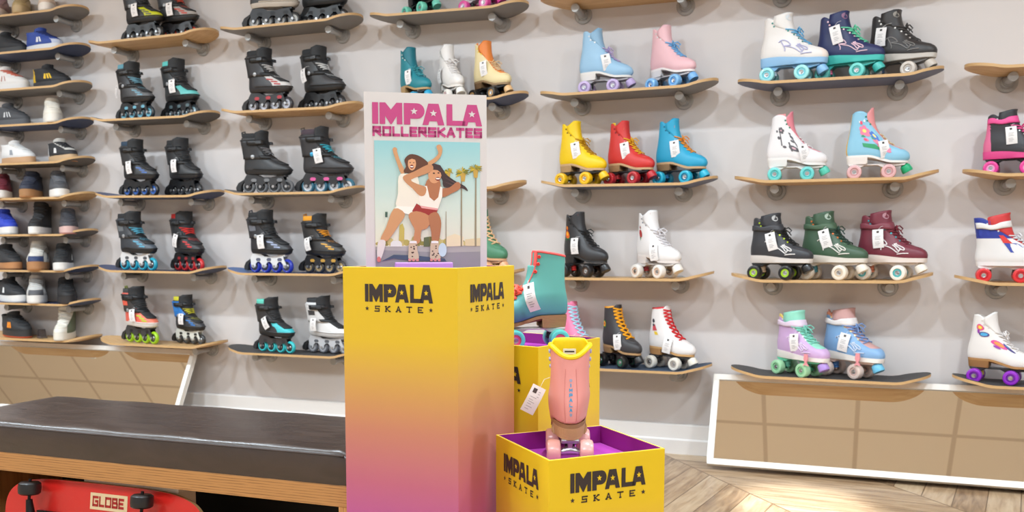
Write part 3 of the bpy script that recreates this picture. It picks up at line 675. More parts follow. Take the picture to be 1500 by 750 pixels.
def val(f, z): return f(z) if callable(f) else f
def gapf(g0, g1, za, zb): return lambda z: math.radians(g0) + math.radians(g1 - g0) * sstep((z - za) / (zb - za))
def shell(mb, F, zb, z0=0.0, z1=None, open_=None, off=0.0, nphi=40, nz=20, matfn=None, phir=None, cap=False):
    """Skin of the boot between two heights; open_=(half angle of the lacing gap, height where it starts)."""
    z1 = F.H if z1 is None else z1
    wrap = lambda a: (a + math.pi) % (2 * math.pi) - math.pi
    def patch(za, zc, n, span, closed, cap_):
        zsv = np.linspace(za, zc, n + 1)
        ph = [[span(z)[0] + (span(z)[1] - span(z)[0]) * j / nphi for j in range(nphi + (0 if closed else 1))] for z in zsv]
        rows = [[F(z, p, off) + V3(0, 0, zb) for p in pr] for z, pr in zip(zsv, ph)]
        mf = (lambda i, j: matfn((zsv[i] + zsv[i + 1]) / 2, wrap(ph[i][j] + (span(zsv[i])[1] - span(zsv[i])[0]) / nphi / 2))) if matfn else None
        mb.grid(rows, 0, closed, cap_ and closed, False, None, mf)
    if phir: patch(z0, z1, nz, lambda z: phir, False, False)
    elif open_:
        zo = max(open_[1], z0); n0 = max(1, int(round(nz * (zo - z0) / (z1 - z0))))
        if zo > z0:
            g = val(open_[0], zo); zsv = np.linspace(z0, zo, n0 + 1)
            ph = np.concatenate([np.linspace(g, 2 * math.pi - g, nphi + 1), 2 * math.pi + np.linspace(-g, g, 9)[1:-1]])
            mb.grid([[F(z, p, off) + V3(0, 0, zb) for p in ph] for z in zsv], 0, True, cap, False, None, (lambda i, j: matfn((zsv[i] + zsv[i + 1]) / 2, wrap(ph[j] + 0.05))) if matfn else None)
        patch(zo, z1, max(1, nz - n0), lambda z: (val(open_[0], z), 2 * math.pi - val(open_[0], z)), False, False)
    else: patch(z0, z1, nz, lambda z: (math.pi / nphi, 2 * math.pi + math.pi / nphi), True, cap)
    return mb
def tongue_mesh(mb, F, zb, phi, z0, z1, off=-0.003, n=12, nz=16, push=0.0):
    rows = []
    for i in range(nz + 1):
        z = z0 + (z1 - z0) * i / nz; d = z1 - z; k = 1.0 if d > 0.010 else math.sqrt(max(0.30, 1 - ((0.010 - d) / 0.0112) ** 2))
        p = val(phi, min(z, F.H)) * k; fw = V3(push * sstep((z - 0.10) / 0.08), 0, 0)
        rows.append([F(z, -p + 2 * p * j / n, off) + V3(0, 0, zb) + fw for j in range(n + 1)])
    return mb.grid(rows, 0)
def lace_mesh(mb, F, zb, z0, z1, k, phi, r=0.0026, off=0.004, bow=True, seg=6):
    zs = [z0 + (z1 - z0) * i / k for i in range(k + 1)]
    Z = V3(0, 0, zb)
    for i in range(k):
        for s in (-1, 1):
            za, zc_ = zs[i], zs[i + 1]
            mb.tube([F(za + (zc_ - za) * j / seg, s * (val(phi, za) + (val(phi, zc_) - val(phi, za)) * j / seg) * (1 - 2 * j / seg), off + (0.0012 if s > 0 else 0)) + Z for j in range(seg + 1)], r, 5)
    if bow:
        c = F(z1, 0, off + 0.004) + Z
        for s in (-1, 1):
            mb.tube([c, c + V3(0.010, s * 0.018, 0.006), c + V3(0.018, s * 0.032, -0.006), c + V3(0.014, s * 0.022, -0.014), c], r, 5)
            mb.tube([c, c + V3(0.014, s * 0.012, -0.012), c + V3(0.022, s * 0.020, -0.026)], r * 0.9, 5)
    return mb
def decal(mb, F, zb, polys, z, phi, off=0.0016, mi=0, rot=0.0):
    """Print on the boot: 2D shapes (metres, right/up seen from outside) laid on the surface round (z, phi)."""
    e = 0.02; d = np.linalg.norm(F(z, phi + e) - F(z, phi - e)) / (2 * e); cr, sr = math.cos(rot), math.sin(rot)
    for p in polys:
        mb.add([F(z + (x * sr + y * cr), phi + (x * cr - y * sr) / d, off) + V3(0, 0, zb) for x, y in p], [tuple(range(len(p)))], mi)
    return mb
def circ(x, y, r, n=10, ry=None): return [(x + r * math.cos(2 * math.pi * i / n), y + (ry or r) * math.sin(2 * math.pi * i / n)) for i in range(n)]
def flower(x, y, r, petals=5): 
    return [circ(x + r * 0.62 * math.cos(2 * math.pi * i / petals), y + r * 0.62 * math.sin(2 * math.pi * i / petals), r * 0.45, 8) for i in range(petals)]
def script_lines(s=1.0):                                # three letter brush script written on the side of the boot
    L = [[(-.030, -.014), (-.022, .016)], [(-.032, .010), (-.018, .017), (-.008, .012), (-.012, .003), (-.024, .001), (-.014, -.004), (-.004, -.015), (.002, -.012)],
         [(.002, .003), (-.001, -.008), (.004, -.010), (.009, -.004)], [(.020, .006), (.011, .005), (.009, -.005), (.017, -.008), (.023, -.001), (.019, .006), (.028, .008)], [(-.004, -.020), (.010, -.017), (.026, -.016)]]
    return [[(x * s, y * s) for x, y in l] for l in L]
SIDE = -1                                               # side of a skate that faces the room when its toe points right
def price_tag(parent, F, zb, z, phi, rot=0.0, w=0.042, h=0.074, off=0.010, bend=0.008, dark=True, label=None, material=(238, 232, 230)):
    p = F(z, phi, off) + V3(0, 0, zb); q = F(z, phi, off + 0.02) + V3(0, 0, zb)
    n = q - p; n[2] = 0; n = unit(n); up = V3(0, 0, 1); r = np.cross(up, n)
    R = r * math.cos(rot) + up * math.sin(rot); U = np.cross(n, R)
    mb = MB(); rows = []
    nx, ny = 4, 8
    def pt(a, b, o=0.0): return p + R * (a * w / 2) - U * (b * h) + n * (bend * math.sin(b * 2.6) - 0.35 * bend * b + o)
    for sgn in (0, 0.0006):
        rows = [[pt(-1 + 2 * i / nx, j / ny, sgn) for i in range(nx + 1)] for j in range(ny + 1)]
        mb.grid(rows, 0)
    def bar(a0, a1, b0, b1, mi): mb.add([pt(a0, b0, 0.0011), pt(a0, b1, 0.0011), pt(a1, b1, 0.0011), pt(a1, b0, 0.0011)], [(0, 1, 2, 3)], mi)
    if dark:
        bar(-0.25, 0.2, 0.08, 0.19, 1)
        for b, a in ((0.36, 0.5), (0.44, 0.3), (0.52, 0.45), (0.66, 0.2), (0.74, 0.4), (0.82, 0.1)): bar(-0.55, a, b, b + 0.02, 2)
    s0 = F(z + 0.012, phi * 0.7, 0.004) + V3(0, 0, zb)
    mb.tube([pt(0, 0.04, 0.0012), (pt(0, -0.1) + s0) / 2 + n * 0.003, s0], 0.0006, 4)
    return mb.build('price_tag', [mat(material, 0.55), mat((58, 50, 48), 0.6), mat((150, 146, 146), 0.6)], parent, smooth=60, fix=False)
MESHES = {}
def wheel_mesh(r, w, tyre, hub, style='quad', metal=(196, 196, 198)):
    key = (r, w, tyre, hub, style)
    if key not in MESHES:
        mb = MB(); h = w / 2
        if style == 'quad':
            prof = [(r * .24, -h * .75), (r * .30, -h * .80), (r * .52, -h * .70), (r * .56, -h * .92), (r * .78, -h), (r * .93, -h * .86), (r, -h * .5), (r, h * .5), (r * .93, h * .86), (r * .78, h), (r * .56, h * .92), (r * .52, h * .70), (r * .30, h * .80), (r * .24, h * .75)]
            mis = [2, 1, 1, 0, 0, 0, 0, 0, 0, 0, 1, 1, 2, 2]
        else:
            prof = [(r * .16, -h * .8), (r * .24, -h * .8), (r * .30, -h * .55), (r * .60, -h * .55), (r * .64, -h * .9), (r * .80, -h), (r * .95, -h * .55), (r, 0), (r * .95, h * .55), (r * .80, h), (r * .64, h * .9), (r * .60, h * .55), (r * .30, h * .55), (r * .24, h * .8), (r * .16, h * .8)]
            mis = [2, 2, 1, 1, 0, 0, 0, 0, 0, 0, 1, 1, 2, 2, 2]
        mb.lathe(prof, (0, 0, 0), (0, 1, 0), 24, mis)
        mb.cyl((0, -h * 1.02, 0), (0, h * 1.02, 0), r * .15, n=8, mi=2)
        me = mb.mesh('wheel', [mat(tyre, 0.3, coat=0.2), mat(hub, 0.4), mat(metal, 0.3, 1.0)])
        MESHES[key] = me
    return MESHES[key]

# ------------------------------------------------------------------ quad roller skates
def quad(label, cat_group, loc, yaw, s, c, roty=0.0, name='roller_skate'):
    """c: colours and style of this skate."""
    style = c.get('style', 'boot')                      # boot = heeled boot, rio = flat canvas boot on a wedge, shell = hard adjustable boot
    root = thing(name, label, 'roller skate', loc, math.radians(yaw), cat_group, s, roty)
    CX = 0.128                                          # x of the point under which the skate stands
    HB = 0.076                                          # height of the boot bottom at the toe
    sub = c.get('subd', 0)
    kw = dict(x0=-CX, tilt=c.get('tilt', 0.0), ws=c.get('ws', 1.0), notch=math.radians(c.get('gap2', 86 if style == 'boot' else 92)) if c.get('notch', True) else None)
    if style == 'boot': F = boot(straight=c.get('straight', False), lift=0.026, lx=(.085, .19), top_front=c.get('tf', 0.008), top_back=c.get('tb', -0.004), **kw)
    elif style == 'shell': F = inboot(lift=0.0, top_front=0.01, **kw); HB = 0.080
    else:
        HB = 0.081; F = hiboot(lift=0.014, lx=(.05, .22), top_front=c.get('tf', 0.010), top_back=c.get('tb', -0.010), **kw)
    H = F.H; zo = 0.056 if style != 'rio' else 0.052
    ph = gapf(c.get('gap', 27), c.get('gap2', 86 if style == 'boot' else 92), 0.085, H - 0.02)
    nphi = 40
    col = [mat(c['boot'], c.get('rough', 0.45), 0, 0.12, 300) if 'bootmat' not in c else c['bootmat'], mat(c.get('toe', c['boot']), c.get('rough', 0.45)), mat(c.get('collar', c['boot']), 0.5), mat(c.get('eye', (220, 218, 216)), 0.35, 0.3), mat(c.get('back', c['boot']), 0.45)]
    def mf(z, p):
        if 'collar' in c and z > H - c.get('collar_h', 0.010): return 2
        if 'back' in c and abs(p) > c.get('backw', 2.35): return 4
        if 'toe' in c and z < 0.05 and abs(p) < 0.62: return 1
        return 0
    b = MB(); shell(b, F, HB, open_=(ph, zo), matfn=mf, nphi=nphi, nz=26, cap=True)
    bo = b.build('boot', col[:3] + [col[3], col[4]], root, solid=0.0035, subd=sub)
    pe = lambda z: ph(z) + math.radians(9)
    ez = c.get('eyez', [.152, .138, .112, .099, .086, .073] if style == 'rio' else [H - .018, H - .036, H - .054])
    big = 'eyemesh' in c
    for z in ez:                                        # every eyelet its own piece
        for sg in (-1, 1):
            e = MB(); p = F(z, sg * pe(z)); q = F(z, sg * pe(z), 0.01)
            if big: e.lathe([(0.0052, 0), (0.0052, 0.003), (0.0042, 0.0042), (0.0022, 0.0042), (0.0022, 0.0012)], p + V3(0, 0, HB), q - p, 16)
            else: e.lathe([(0.0038, 0.0), (0.0038, 0.0018), (0.0016, 0.0022)], p + V3(0, 0, HB), q - p, 8)
            e.build('eyelet', col[3], bo, fix=big)
    T = MB(); tongue_mesh(T, F, HB, lambda z: ph(z) + 0.16, zo - 0.006, H + c.get('tongue_up', 0.005 if style == 'boot' else 0.012), -0.0035, push=c.get('push', 0.005))
    T.build('tongue', mat(c.get('tongue', c['boot']), 0.5), root, solid=0.004, subd=sub)
    if c.get('lining'):
        li = MB(); shell(li, F, HB, 0.02, H + 0.003, off=-0.0042, nphi=40, nz=10, open_=(lambda z: ph(z) + 0.1, zo)); li.build('lining', mat(c['lining'], 0.7), bo, subd=sub)
    if 'rim' in c:                                      # padded edge round the top of the shaft
        rm = MB(); phs = np.linspace(ph(H) + 0.02, 2 * math.pi - ph(H) - 0.02, 44)
        rm.tube([F(H + 0.001, p, -0.001) + V3(0, 0, HB) for p in phs], c.get('rim_r', 0.0036), 8)
        if c.get('rim_front'):
            for sg in (-1, 1): rm.tube([F(z, sg * (ph(z) - 0.01), 0.0) + V3(0, 0, HB) for z in np.linspace(0.09, H, 12)], 0.0022, 6)
        rm.build('collar_trim', mat(c['rim'], 0.55), bo)
    if c.get('lace'):
        L = MB(); zt = c.get('lace_top', 0.118)
        lace_mesh(L, F, HB, zo + 0.008, zt, c.get('lace_n', 5), lambda z: pe(z) - 0.03, r=c.get('lace_r', 0.0027), bow=c.get('bow', True))
        L.build('laces', mat(c['lace'], 0.6), root)
    # outsole and heel
    def outline(off, zsel=0.0): return [F(zsel, p, off) + V3(0, 0, HB) for p in np.arange(48) * 2 * math.pi / 48]
    o1 = outline(0.0025, 0.002); so = MB()
    if style == 'boot':
        o0 = [q - V3(0, 0, 0.008) for q in o1]; up = [q + V3(0, 0, 0.0015) for q in o1]
        so.grid([o0, up], 0, True, True, True); so.build('outsole', mat(c['sole'], 0.5), root)
        hl = []
        he = [q for q in o0]
        xh = 0.088 - CX
        pts = [V3(min(q[0], xh), q[1], q[2]) for q in he]
        low = [V3((q[0] - (0.045 - CX)) * 0.90 + (0.045 - CX), q[1] * 0.88, HB - 0.010) for q in pts]
        rows = [[low[i] + (pts[i] - low[i]) * t for i in range(48)] for t in np.linspace(0, 1, 9 if c.get('stack') else 2)]
        hm = MB()
        if c.get('stack'):                              # stacked leather heel: layered ridges
            rr = []
            for k, rw in enumerate(rows[:-1]):
                nx_ = rows[k + 1]; ctr = V3(0.045 - CX, 0, 0)
                for t, g in ((0.08, 1.012), (0.85, 1.012), (0.92, 0.99)):
                    rr.append([V3((a[0] - ctr[0]) * g + ctr[0], a[1] * g, 0) * V3(1, 1, 0) + V3(0, 0, a[2]) for a in [rw[i] + (nx_[i] - rw[i]) * t for i in range(48)]])
            rows = rr
        hm.grid(rows, 0, True, True, True); hm.build('heel', mat(c.get('heel', c['sole']), 0.5), root)
        pz = HB - 0.010
    else:
        th = c.get('mid', 0.010)
        up = [q + V3(0, 0, 0.006) for q in outline(0.0035, 0.004)]; lo = [V3(q[0], q[1] * 0.96, HB - th) for q in o1]
        md = [q + (p_ - q) * 0.12 for p_, q in zip(lo, up)]
        so.grid([lo, [l_ + (u_ - l_) * 0.1 + V3(0, (0.002 if u_[1] > 0 else -0.002), 0) for l_, u_ in zip(lo, up)], md, up], 0, True, True, True); so.build('midsole', mat(c['sole'], 0.5), root)
        pz = HB - th
    # plate and trucks
    pm = mat(c['plate'], 0.35, c.get('plate_metal', 0.0)); x0 = -CX
    pl = MB(); t_ = c.get('plate_t', 0.011)
    prof = [(x0 + .012, pz), (x0 + .012, pz - .006), (x0 + .020, pz - t_), (x0 + .060, pz - t_ - .004), (x0 + .078, pz - .006), (x0 + .130, pz - .006), (x0 + .148, pz - t_ - .004), (x0 + .200, pz - t_), (x0 + .236, pz - .008), (x0 + .244, pz)]
    pl.prism(prof, -0.022, 0.022); pl.build('plate', pm, root, smooth=False, bevel=0.002)
    wr, ww, tr = c.get('wr', 0.0310), c.get('ww', 0.033), 0.040
    tm = mat(c.get('truck', (176, 178, 180)), 0.3, c.get('truck_metal', 0.8)); cm = mat(c.get('cushion', (40, 40, 42)), 0.5)
    wm = wheel_mesh(wr, ww, c['wheel'], c.get('hub', c['wheel']))
    for xw, sg in ((x0 + .036, 1), (x0 + .174, -1)):
        t = MB(); kx = xw + 0.020 * sg
        t.cyl((xw, -tr - ww * .3, wr), (xw, tr + ww * .3, wr), 0.004, n=10)
        t.tube([(xw, -0.024, wr), (xw + .003 * sg, -0.012, wr + .002), (xw + .006 * sg, 0, wr + .004), (xw + .003 * sg, 0.012, wr + .002), (xw, 0.024, wr)], [.007, .010, .013, .010, .007], 10)
        t.tube([(xw + .004 * sg, 0, wr + .006), (xw - .004 * sg, 0, pz - .008)], 0.007, 8)
        t.cyl((kx, 0, wr - .006), (kx - .004 * sg, 0, pz - .004), 0.005, n=10)
        tk = t.build('truck', tm, root)
        cu = MB(); d = pz - .008 - wr - .000
        cu.lathe([(0.011, 0.002), (0.0125, 0.005), (0.0125, 0.009), (0.009, 0.0105), (0.0125, 0.012), (0.0125, 0.017), (0.011, max(0.0195, d))], (kx, 0, wr + .002 - 0.004), (-.12 * sg, 0, 1), 14)
        cu.build('cushion', cm, tk)
        for sy in (-1, 1): link('wheel', wm, root, loc=(xw, sy * tr, wr))
    if c.get('stop'):
        st = MB(); a = V3(x0 + .236, 0, pz - .004); d = unit(V3(0.55, 0, -1)); 
        st.lathe([(0.011, 0.0), (0.015, 0.003), (0.0205, 0.008), (0.0235, 0.030), (0.0215, 0.036)], a, d, 20); st.build('toe_stop', mat(c['stop'], 0.35, coat=0.2), root)
    if c.get('strap'):
        sp_ = MB(); zc_ = c.get('strap_z', H - 0.038)
        shell(sp_, F, HB, zc_, zc_ + 0.024, off=0.006, phir=(-2.6, 2.6), nphi=40, nz=3); sp_.build('ankle_strap', mat(c['strap'], 0.5), root, solid=0.003)
    sd = c.get('side', SIDE); a90 = sd * math.radians(92)
    if c.get('script'):
        w_ = MB(); zc_, pc = 0.050, sd * math.radians(78)
        e = 0.02; d = np.linalg.norm(F(zc_, pc + e) - F(zc_, pc - e)) / (2 * e); k = c.get('script_s', 1.45)
        for ln in script_lines(k * 1.0):
            w_.tube([F(zc_ + y, pc + x / d, 0.002) + V3(0, 0, HB) for x, y in smooth_open(ln)], 0.0015 * k, 5)
        w_.build('brush_lettering', mat(c['script'], 0.5), bo, smooth=False)
    for dk in c.get('decals', []):                       # (colour, polys, z, phi_deg, rot)
        m_ = MB(); 
        for q in dk['layers']: pass
        cols_ = []
        for i, (colr, polys, z, pd) in enumerate(dk['layers']):
            decal(m_, F, HB, polys, z, sd * math.radians(pd) if sd < 0 else math.radians(pd), 0.0014 + 0.00025 * i, i); cols_.append(mat(colr, 0.5))
        m_.build(dk.get('name', 'printed_pattern'), cols_, bo, smooth=False, fix=False)
    if c.get('tagpos'):
        for (z, pd, rot) in ([c['tagpos']] if isinstance(c['tagpos'], tuple) else c['tagpos']):
            price_tag(root, F, HB, z, sd * math.radians(pd), rot)
    if c.get('charm'):                                  # fish tail charm hanging under the tag
        z, pd = c['charm']; p = F(z, sd * math.radians(pd), 0.014) + V3(0, 0, HB); q = F(z, sd * math.radians(pd), 0.03) + V3(0, 0, HB); n_ = unit(V3(q[0] - p[0], q[1] - p[1], 0)); r_ = np.cross(V3(0, 0, 1), n_)
        ch = MB(); ol = [(-.008, 0), (-.010, -.022), (-.004, -.036), (-.014, -.050), (0, -.046), (.014, -.050), (.004, -.036), (.010, -.022), (.008, 0)]
        for o_ in (0, 1): ch.add([p + r_ * x + V3(0, 0, y) + n_ * 0.005 * o_ for x, y in ol], [tuple(range(9))])
        ch.f += [(i, (i + 1) % 9, 9 + (i + 1) % 9, 9 + i) for i in range(9)]; ch.m += [0] * 9
        ch.build('fish_tail_charm', mat((232, 150, 156), 0.5), root, smooth=False)
    if c.get('badge'):
        bd = MB(); decal(bd, F, HB, [circ(0, 0, 0.0125, 12)] if c.get('badge_round', True) else [[(-.014, -.005), (.014, -.004), (.013, .006), (-.012, .004)]], H + c.get('badge_dz', -0.008), sd * math.radians(34 if style == 'rio' else 16), 0.0040); bd.build('tongue_badge', mat(c['badge'], 0.5), root, smooth=False, fix=False)
    if c.get('heel_tab'):
        tb = MB(); tb.tube([F(H - .005, math.pi, 0.001) + V3(0, 0, HB), F(H + .012, math.pi, 0.004) + V3(0, 0, HB), F(H + .004, math.pi, -0.004) + V3(0, 0, HB)], 0.004, 6); tb.build('pull_tab', mat(c['heel_tab'], 0.5), bo)
    return root, F, HB
def smooth_open(p, n=4):
    out = []
    for i in range(len(p) - 1):
        a, b, c, d = (V3(*p[min(max(i + k, 0), len(p) - 1)]) for k in (-1, 0, 1, 2))
        for j in range(n):
            t = j / n; out.append(tuple(0.5 * ((2 * b) + (c - a) * t + (2 * a - 5 * b + 4 * c - d) * t * t + (3 * b - a - 3 * c + d) * t ** 3)))
    return out + [p[-1]]

# ------------------------------------------------------------------ inline skates
def inline(label, group, loc, yaw, s, c, roty=0.0):
    root = thing('inline_skate', label, 'inline skate', loc, math.radians(yaw), group, s, roty)
    CX = 0.150; wr = 0.0385; zb = 0.101; F = inboot(x0=-CX + 0.008, lift=0.006, lx=(.06, .2), top_front=0.004, lean=0.1)
    H = F.H; ph = gapf(28, 62, 0.09, H - 0.03)
    sm = mat(c['shell'], 0.42, 0, 0.1, 200); am = mat(c.get('toe', c['shell']), 0.45); bm_ = mat(c.get('bumper', (34, 34, 36)), 0.4)
    def mf(z, p):
        if z < 0.026: return 2
        if abs(p) < 1.25 and z < 0.090: return 1
        return 0
    b = MB(); shell(b, F, zb, open_=(ph, 0.062), matfn=mf, nz=24, cap=True); bo = b.build('boot_shell', [sm, am, bm_], root, solid=0.004)
    rg = MB(); rg.tube([F(0.027, p, 0.001) + V3(0, 0, zb) for p in np.linspace(-2.0, 2.0, 40)], 0.0035, 6); rg.build('toe_bumper', bm_, bo)
    if 'vent' in c:
        v = MB(); sd = SIDE
        for k in range(3): decal(v, F, zb, [[(-.020, -.003), (.016, -.006), (.020, .001), (-.016, .004)]], 0.040 + 0.013 * k, sd * math.radians(58 + 4 * k), 0.0016)
        v.build('side_vents', mat(c['vent'], 0.45), bo, smooth=False, fix=False)
    li = MB(); shell(li, F, zb, 0.10, H + 0.026, off=-0.0045, nphi=36, nz=8, open_=(lambda z: ph(z) * 0.85, 0.11)); li.build('liner', mat(c.get('liner', (38, 38, 40)), 0.8), root, solid=0.007)
    T = MB(); tongue_mesh(T, F, zb, lambda z: ph(z) + 0.2, 0.052, H + 0.040, -0.003, push=0.010); T.build('tongue', mat(c.get('tongue', (40, 40, 42)), 0.7), root, solid=0.010)
    cu = MB(); shell(cu, F, zb, 0.082, H - 0.014, off=0.0065, phir=(math.radians(48), math.radians(312)), nphi=36, nz=8); pad = [F(H - 0.012, p, 0.004) + V3(0, 0, zb) for p in np.linspace(0.9, 2 * math.pi - 0.9, 30)]; cu.tube(pad, 0.0055, 7); cf = cu.build('cuff', mat(c.get('cuff', c['shell']), 0.4), root, solid=0.0045, bevel=0)
    for sd in (-1, 1):
        cd = MB()
        p = F(0.092, sd * math.radians(96), 0.006) + V3(0, 0, zb); q = F(0.092, sd * math.radians(96), 0.02) + V3(0, 0, zb)
        cd.lathe([(0.011, 0), (0.011, 0.003), (0.007, 0.005)], p, q - p, 14)
        cd.build('cuff_pivot', mat(c.get('pivot', (170, 170, 172)), 0.35, 0.5), cf)
    if 'cuff_mark' in c:
        cm_ = MB(); decal(cm_, F, zb, [[(-.024, -.014), (.020, -.012), (.024, .012), (-.020, .016)]], 0.135, SIDE * math.radians(100), 0.0085); cm_.build('cuff_panel', mat(c['cuff_mark'], 0.45), cf, smooth=False, fix=False)
    st = MB(); shell(st, F, zb, H - 0.040, H - 0.014, off=0.016, phir=(-1.7, 1.7), nphi=20, nz=2); sb_ = st.build('buckle_strap', mat(c.get('strap', (30, 30, 32)), 0.4), root, solid=0.004)
    bk = MB(); p = F(H - 0.027, SIDE * math.radians(48), 0.020) + V3(0, 0, zb); bk.box(p[0] - .020, p[0] + .016, p[1] - .008, p[1] + .006, p[2] - .009, p[2] + .009, 0, .002); bk.build('buckle', mat(c.get('buckle', (60, 60, 62)), 0.35, 0.3), sb_, smooth=False, bevel=0.002); bk = MB(); p2 = F(H - 0.027, -SIDE * math.radians(20), 0.022) + V3(0, 0, zb); bk.box(p2[0] - .010, p2[0] + .012, p2[1] - .012, p2[1] + .012, p2[2] - .010, p2[2] + .006, 0, .002); bk.build('strap_catch', mat(c.get('buckle', (60, 60, 62)), 0.35, 0.3), sb_, smooth=False, bevel=0.002)
    s2 = MB(); shell(s2, F, zb, 0.084, 0.100, off=0.010, phir=(-1.35, 1.35), nphi=18, nz=2); s2.build('instep_strap', mat(c.get('strap2', (32, 32, 34)), 0.5), root, solid=0.003)
    L = MB(); lace_mesh(L, F, zb, 0.064, 0.084, 3, lambda z: ph(z) + 0.1, bow=False); lace_mesh(L, F, zb, 0.104, 0.140, 3, lambda z: ph(z) * 0.9, bow=False, off=0.012); L.build('laces', mat(c.get('lace', (60, 60, 62)), 0.6), root)
    if 'loop' in c:
        lp = MB(); lp.tube([F(H + .012, math.pi, 0.001) + V3(0, 0, zb), F(H + .034, math.pi, 0.006) + V3(0, 0, zb), F(H + .040, math.pi, -0.012) + V3(0, 0, zb), F(H + .020, math.pi, -0.018) + V3(0, 0, zb)], 0.0045, 7); lp.build('pull_loop', mat(c['loop'], 0.5), root)
    # frame
    xs = [-CX + 0.033, -CX + 0.111, -CX + 0.189, -CX + 0.267]
    poly = [(xs[0] - .006, zb + .002), (xs[0] - .020, zb - .020)]
    for i, x in enumerate(xs):
        poly += [(x - .016, wr + .010), (x - .012, wr - .006), (x, wr - .011), (x + .012, wr - .006), (x + .016, wr + .010)]
        if i < 3: poly += [(x + .030, wr + .024), (x + .048, wr + .024)]
    poly = poly[:-2] + [(xs[3] + .007, wr - .005), (xs[3] + .006, wr + .008), (xs[3] - .012, zb - .024), (xs[3] - .020, zb + .001), (xs[2] - .015, zb - .012), (xs[1] + .010, zb - .012), (xs[1] - .020, zb + .002)]
    fm = mat(c['frame'], 0.35, c.get('frame_metal', 0.0))
    fr = MB(); fr.prism(poly, -0.0195, -0.0155); fr.prism(poly, 0.0155, 0.0195)
    fr.box(xs[0] - .004, xs[0] + .052, -.018, .018, zb - .010, zb + .004); fr.box(xs[2] + .020, xs[3] - .004, -.018, .018, zb - .010, zb + .002)
    for sy in (-0.0200, 0.0200):                        # printed cut-outs on the frame sides
        for i in range(3):
            x = (xs[i] + xs[i + 1]) / 2; fr.add([(x + a, sy, wr + .034 + b_) for a, b_ in ((-.018, .002), (-.012, -.007), (.012, -.007), (.018, .002), (.010, .010), (-.010, .010))], [(0, 1, 2, 3, 4, 5)], 1)
    fo = fr.build('frame', [fm, mat(c.get('cut', (20, 20, 22)), 0.5)], root, smooth=False)
    wm = wheel_mesh(wr, 0.024, c['wheel'], c.get('hub', (52, 52, 54)), 'inline')
    for x in xs:
        w_ = link('wheel', wm, root, loc=(x, 0, wr))
        key = ('bolt', c.get('bolt', (190, 190, 192)))
        if key not in MESHES:
            bb = MB(); bb.lathe([(0.0075, -0.0235), (0.0075, -0.0195), (0.0075, 0.0195), (0.0075, 0.0235)], (0, 0, 0), (0, 1, 0), 12); MESHES[key] = bb.mesh('axle_bolt', mat(key[1], 0.3, 0.8))
        link('axle_bolt', MESHES[key], w_)
    br = MB(); br.prism([(xs[0] - .018, zb - .018), (xs[0] - .060, wr + .022), (xs[0] - .076, wr - .004), (xs[0] - .072, wr - .022), (xs[0] - .046, wr - .026), (xs[0] - .040, wr + .006), (xs[0] - .020, wr + .030)], -.016, .016)
    br.build('heel_brake', mat(c.get('brake', (40, 39, 40)), 0.6), root, smooth=False, bevel=0.004)
    if c.get('tagpos'):
        z, pd, rot = c['tagpos']; price_tag(root, F, zb, z, SIDE * math.radians(pd), rot, off=0.016)
    return root

# ------------------------------------------------------------------ sneakers
def sneaker(label, group, loc, yaw, s, c):
    root = thing('sneaker', label, 'sneaker', loc, math.radians(yaw), group, s)
    hi = c.get('high'); CX = 0.135
    F = highshoe(x0=-CX, top_front=0.004) if hi else lowshoe(x0=-CX, top_front=0.006, top_back=0.006)
    H = F.H; zb = 0.028; ph = gapf(30, 52, 0.045, H)
    cols = [mat(c['upper'], 0.65), mat(c.get('toe', c['upper']), 0.65), mat(c.get('heel', c['upper']), 0.65)]
    def mf(z, p):
        if z < 0.040 and abs(p) < 0.75: return 1
        if abs(p) > 2.2: return 2
        return 0
    b = MB(); shell(b, F, zb, open_=(ph, 0.040), matfn=mf, nphi=40, nz=16, cap=True); bo = b.build('upper', cols, root, solid=0.004)
    T = MB(); tongue_mesh(T, F, zb, lambda z: ph(z) + 0.2, 0.036, H + 0.020, -0.002, push=0.003); T.build('tongue', mat(c.get('tongue', c['upper']), 0.7), root, solid=0.005)
    L = MB(); lace_mesh(L, F, zb, 0.046, H - 0.004, 4, lambda z: ph(z) + 0.06, 0.0034, bow=False); L.build('laces', mat(c.get('lace', c['upper']), 0.7), root)
    o = [F(0.004, p, 0.0045) + V3(0, 0, zb) for p in np.arange(48) * 2 * math.pi / 48]
    up = [q + V3(0, 0, 0.006 + 0.006 * max(0, (q[0] - 0.08) / 0.06)) for q in o]; lo = [V3(q[0], q[1], 0.007) for q in o]; bt = [V3(q[0] * 0.97, q[1] * 0.96, 0.0) for q in o]
    so = MB(); so.grid([bt, lo, lo, up], 0, True, True, True, matfn=lambda i, j: 1 if i == 0 else 0)
    so.build('sole', [mat(c['sole'], 0.55), mat(c.get('outsole', c['sole']), 0.6)], root, smooth=45)
    if 'stripe' in c:
        for sd in (-1, 1):
            m_ = MB()
            for k in range(c.get('nstripe', 1)):
                x = -0.014 + k * 0.020; w_ = c.get('wstripe', 0.006)
                decal(m_, F, zb, [[(x - .016, -.012), (x - .016 + 2 * w_, -.013), (x + .012 + w_, .016), (x + .012 - w_, .017)]], 0.034, sd * math.radians(80), 0.0018)
            m_.build('side_stripe', mat(c['stripe'], 0.5), bo, smooth=False, fix=False)
    return root

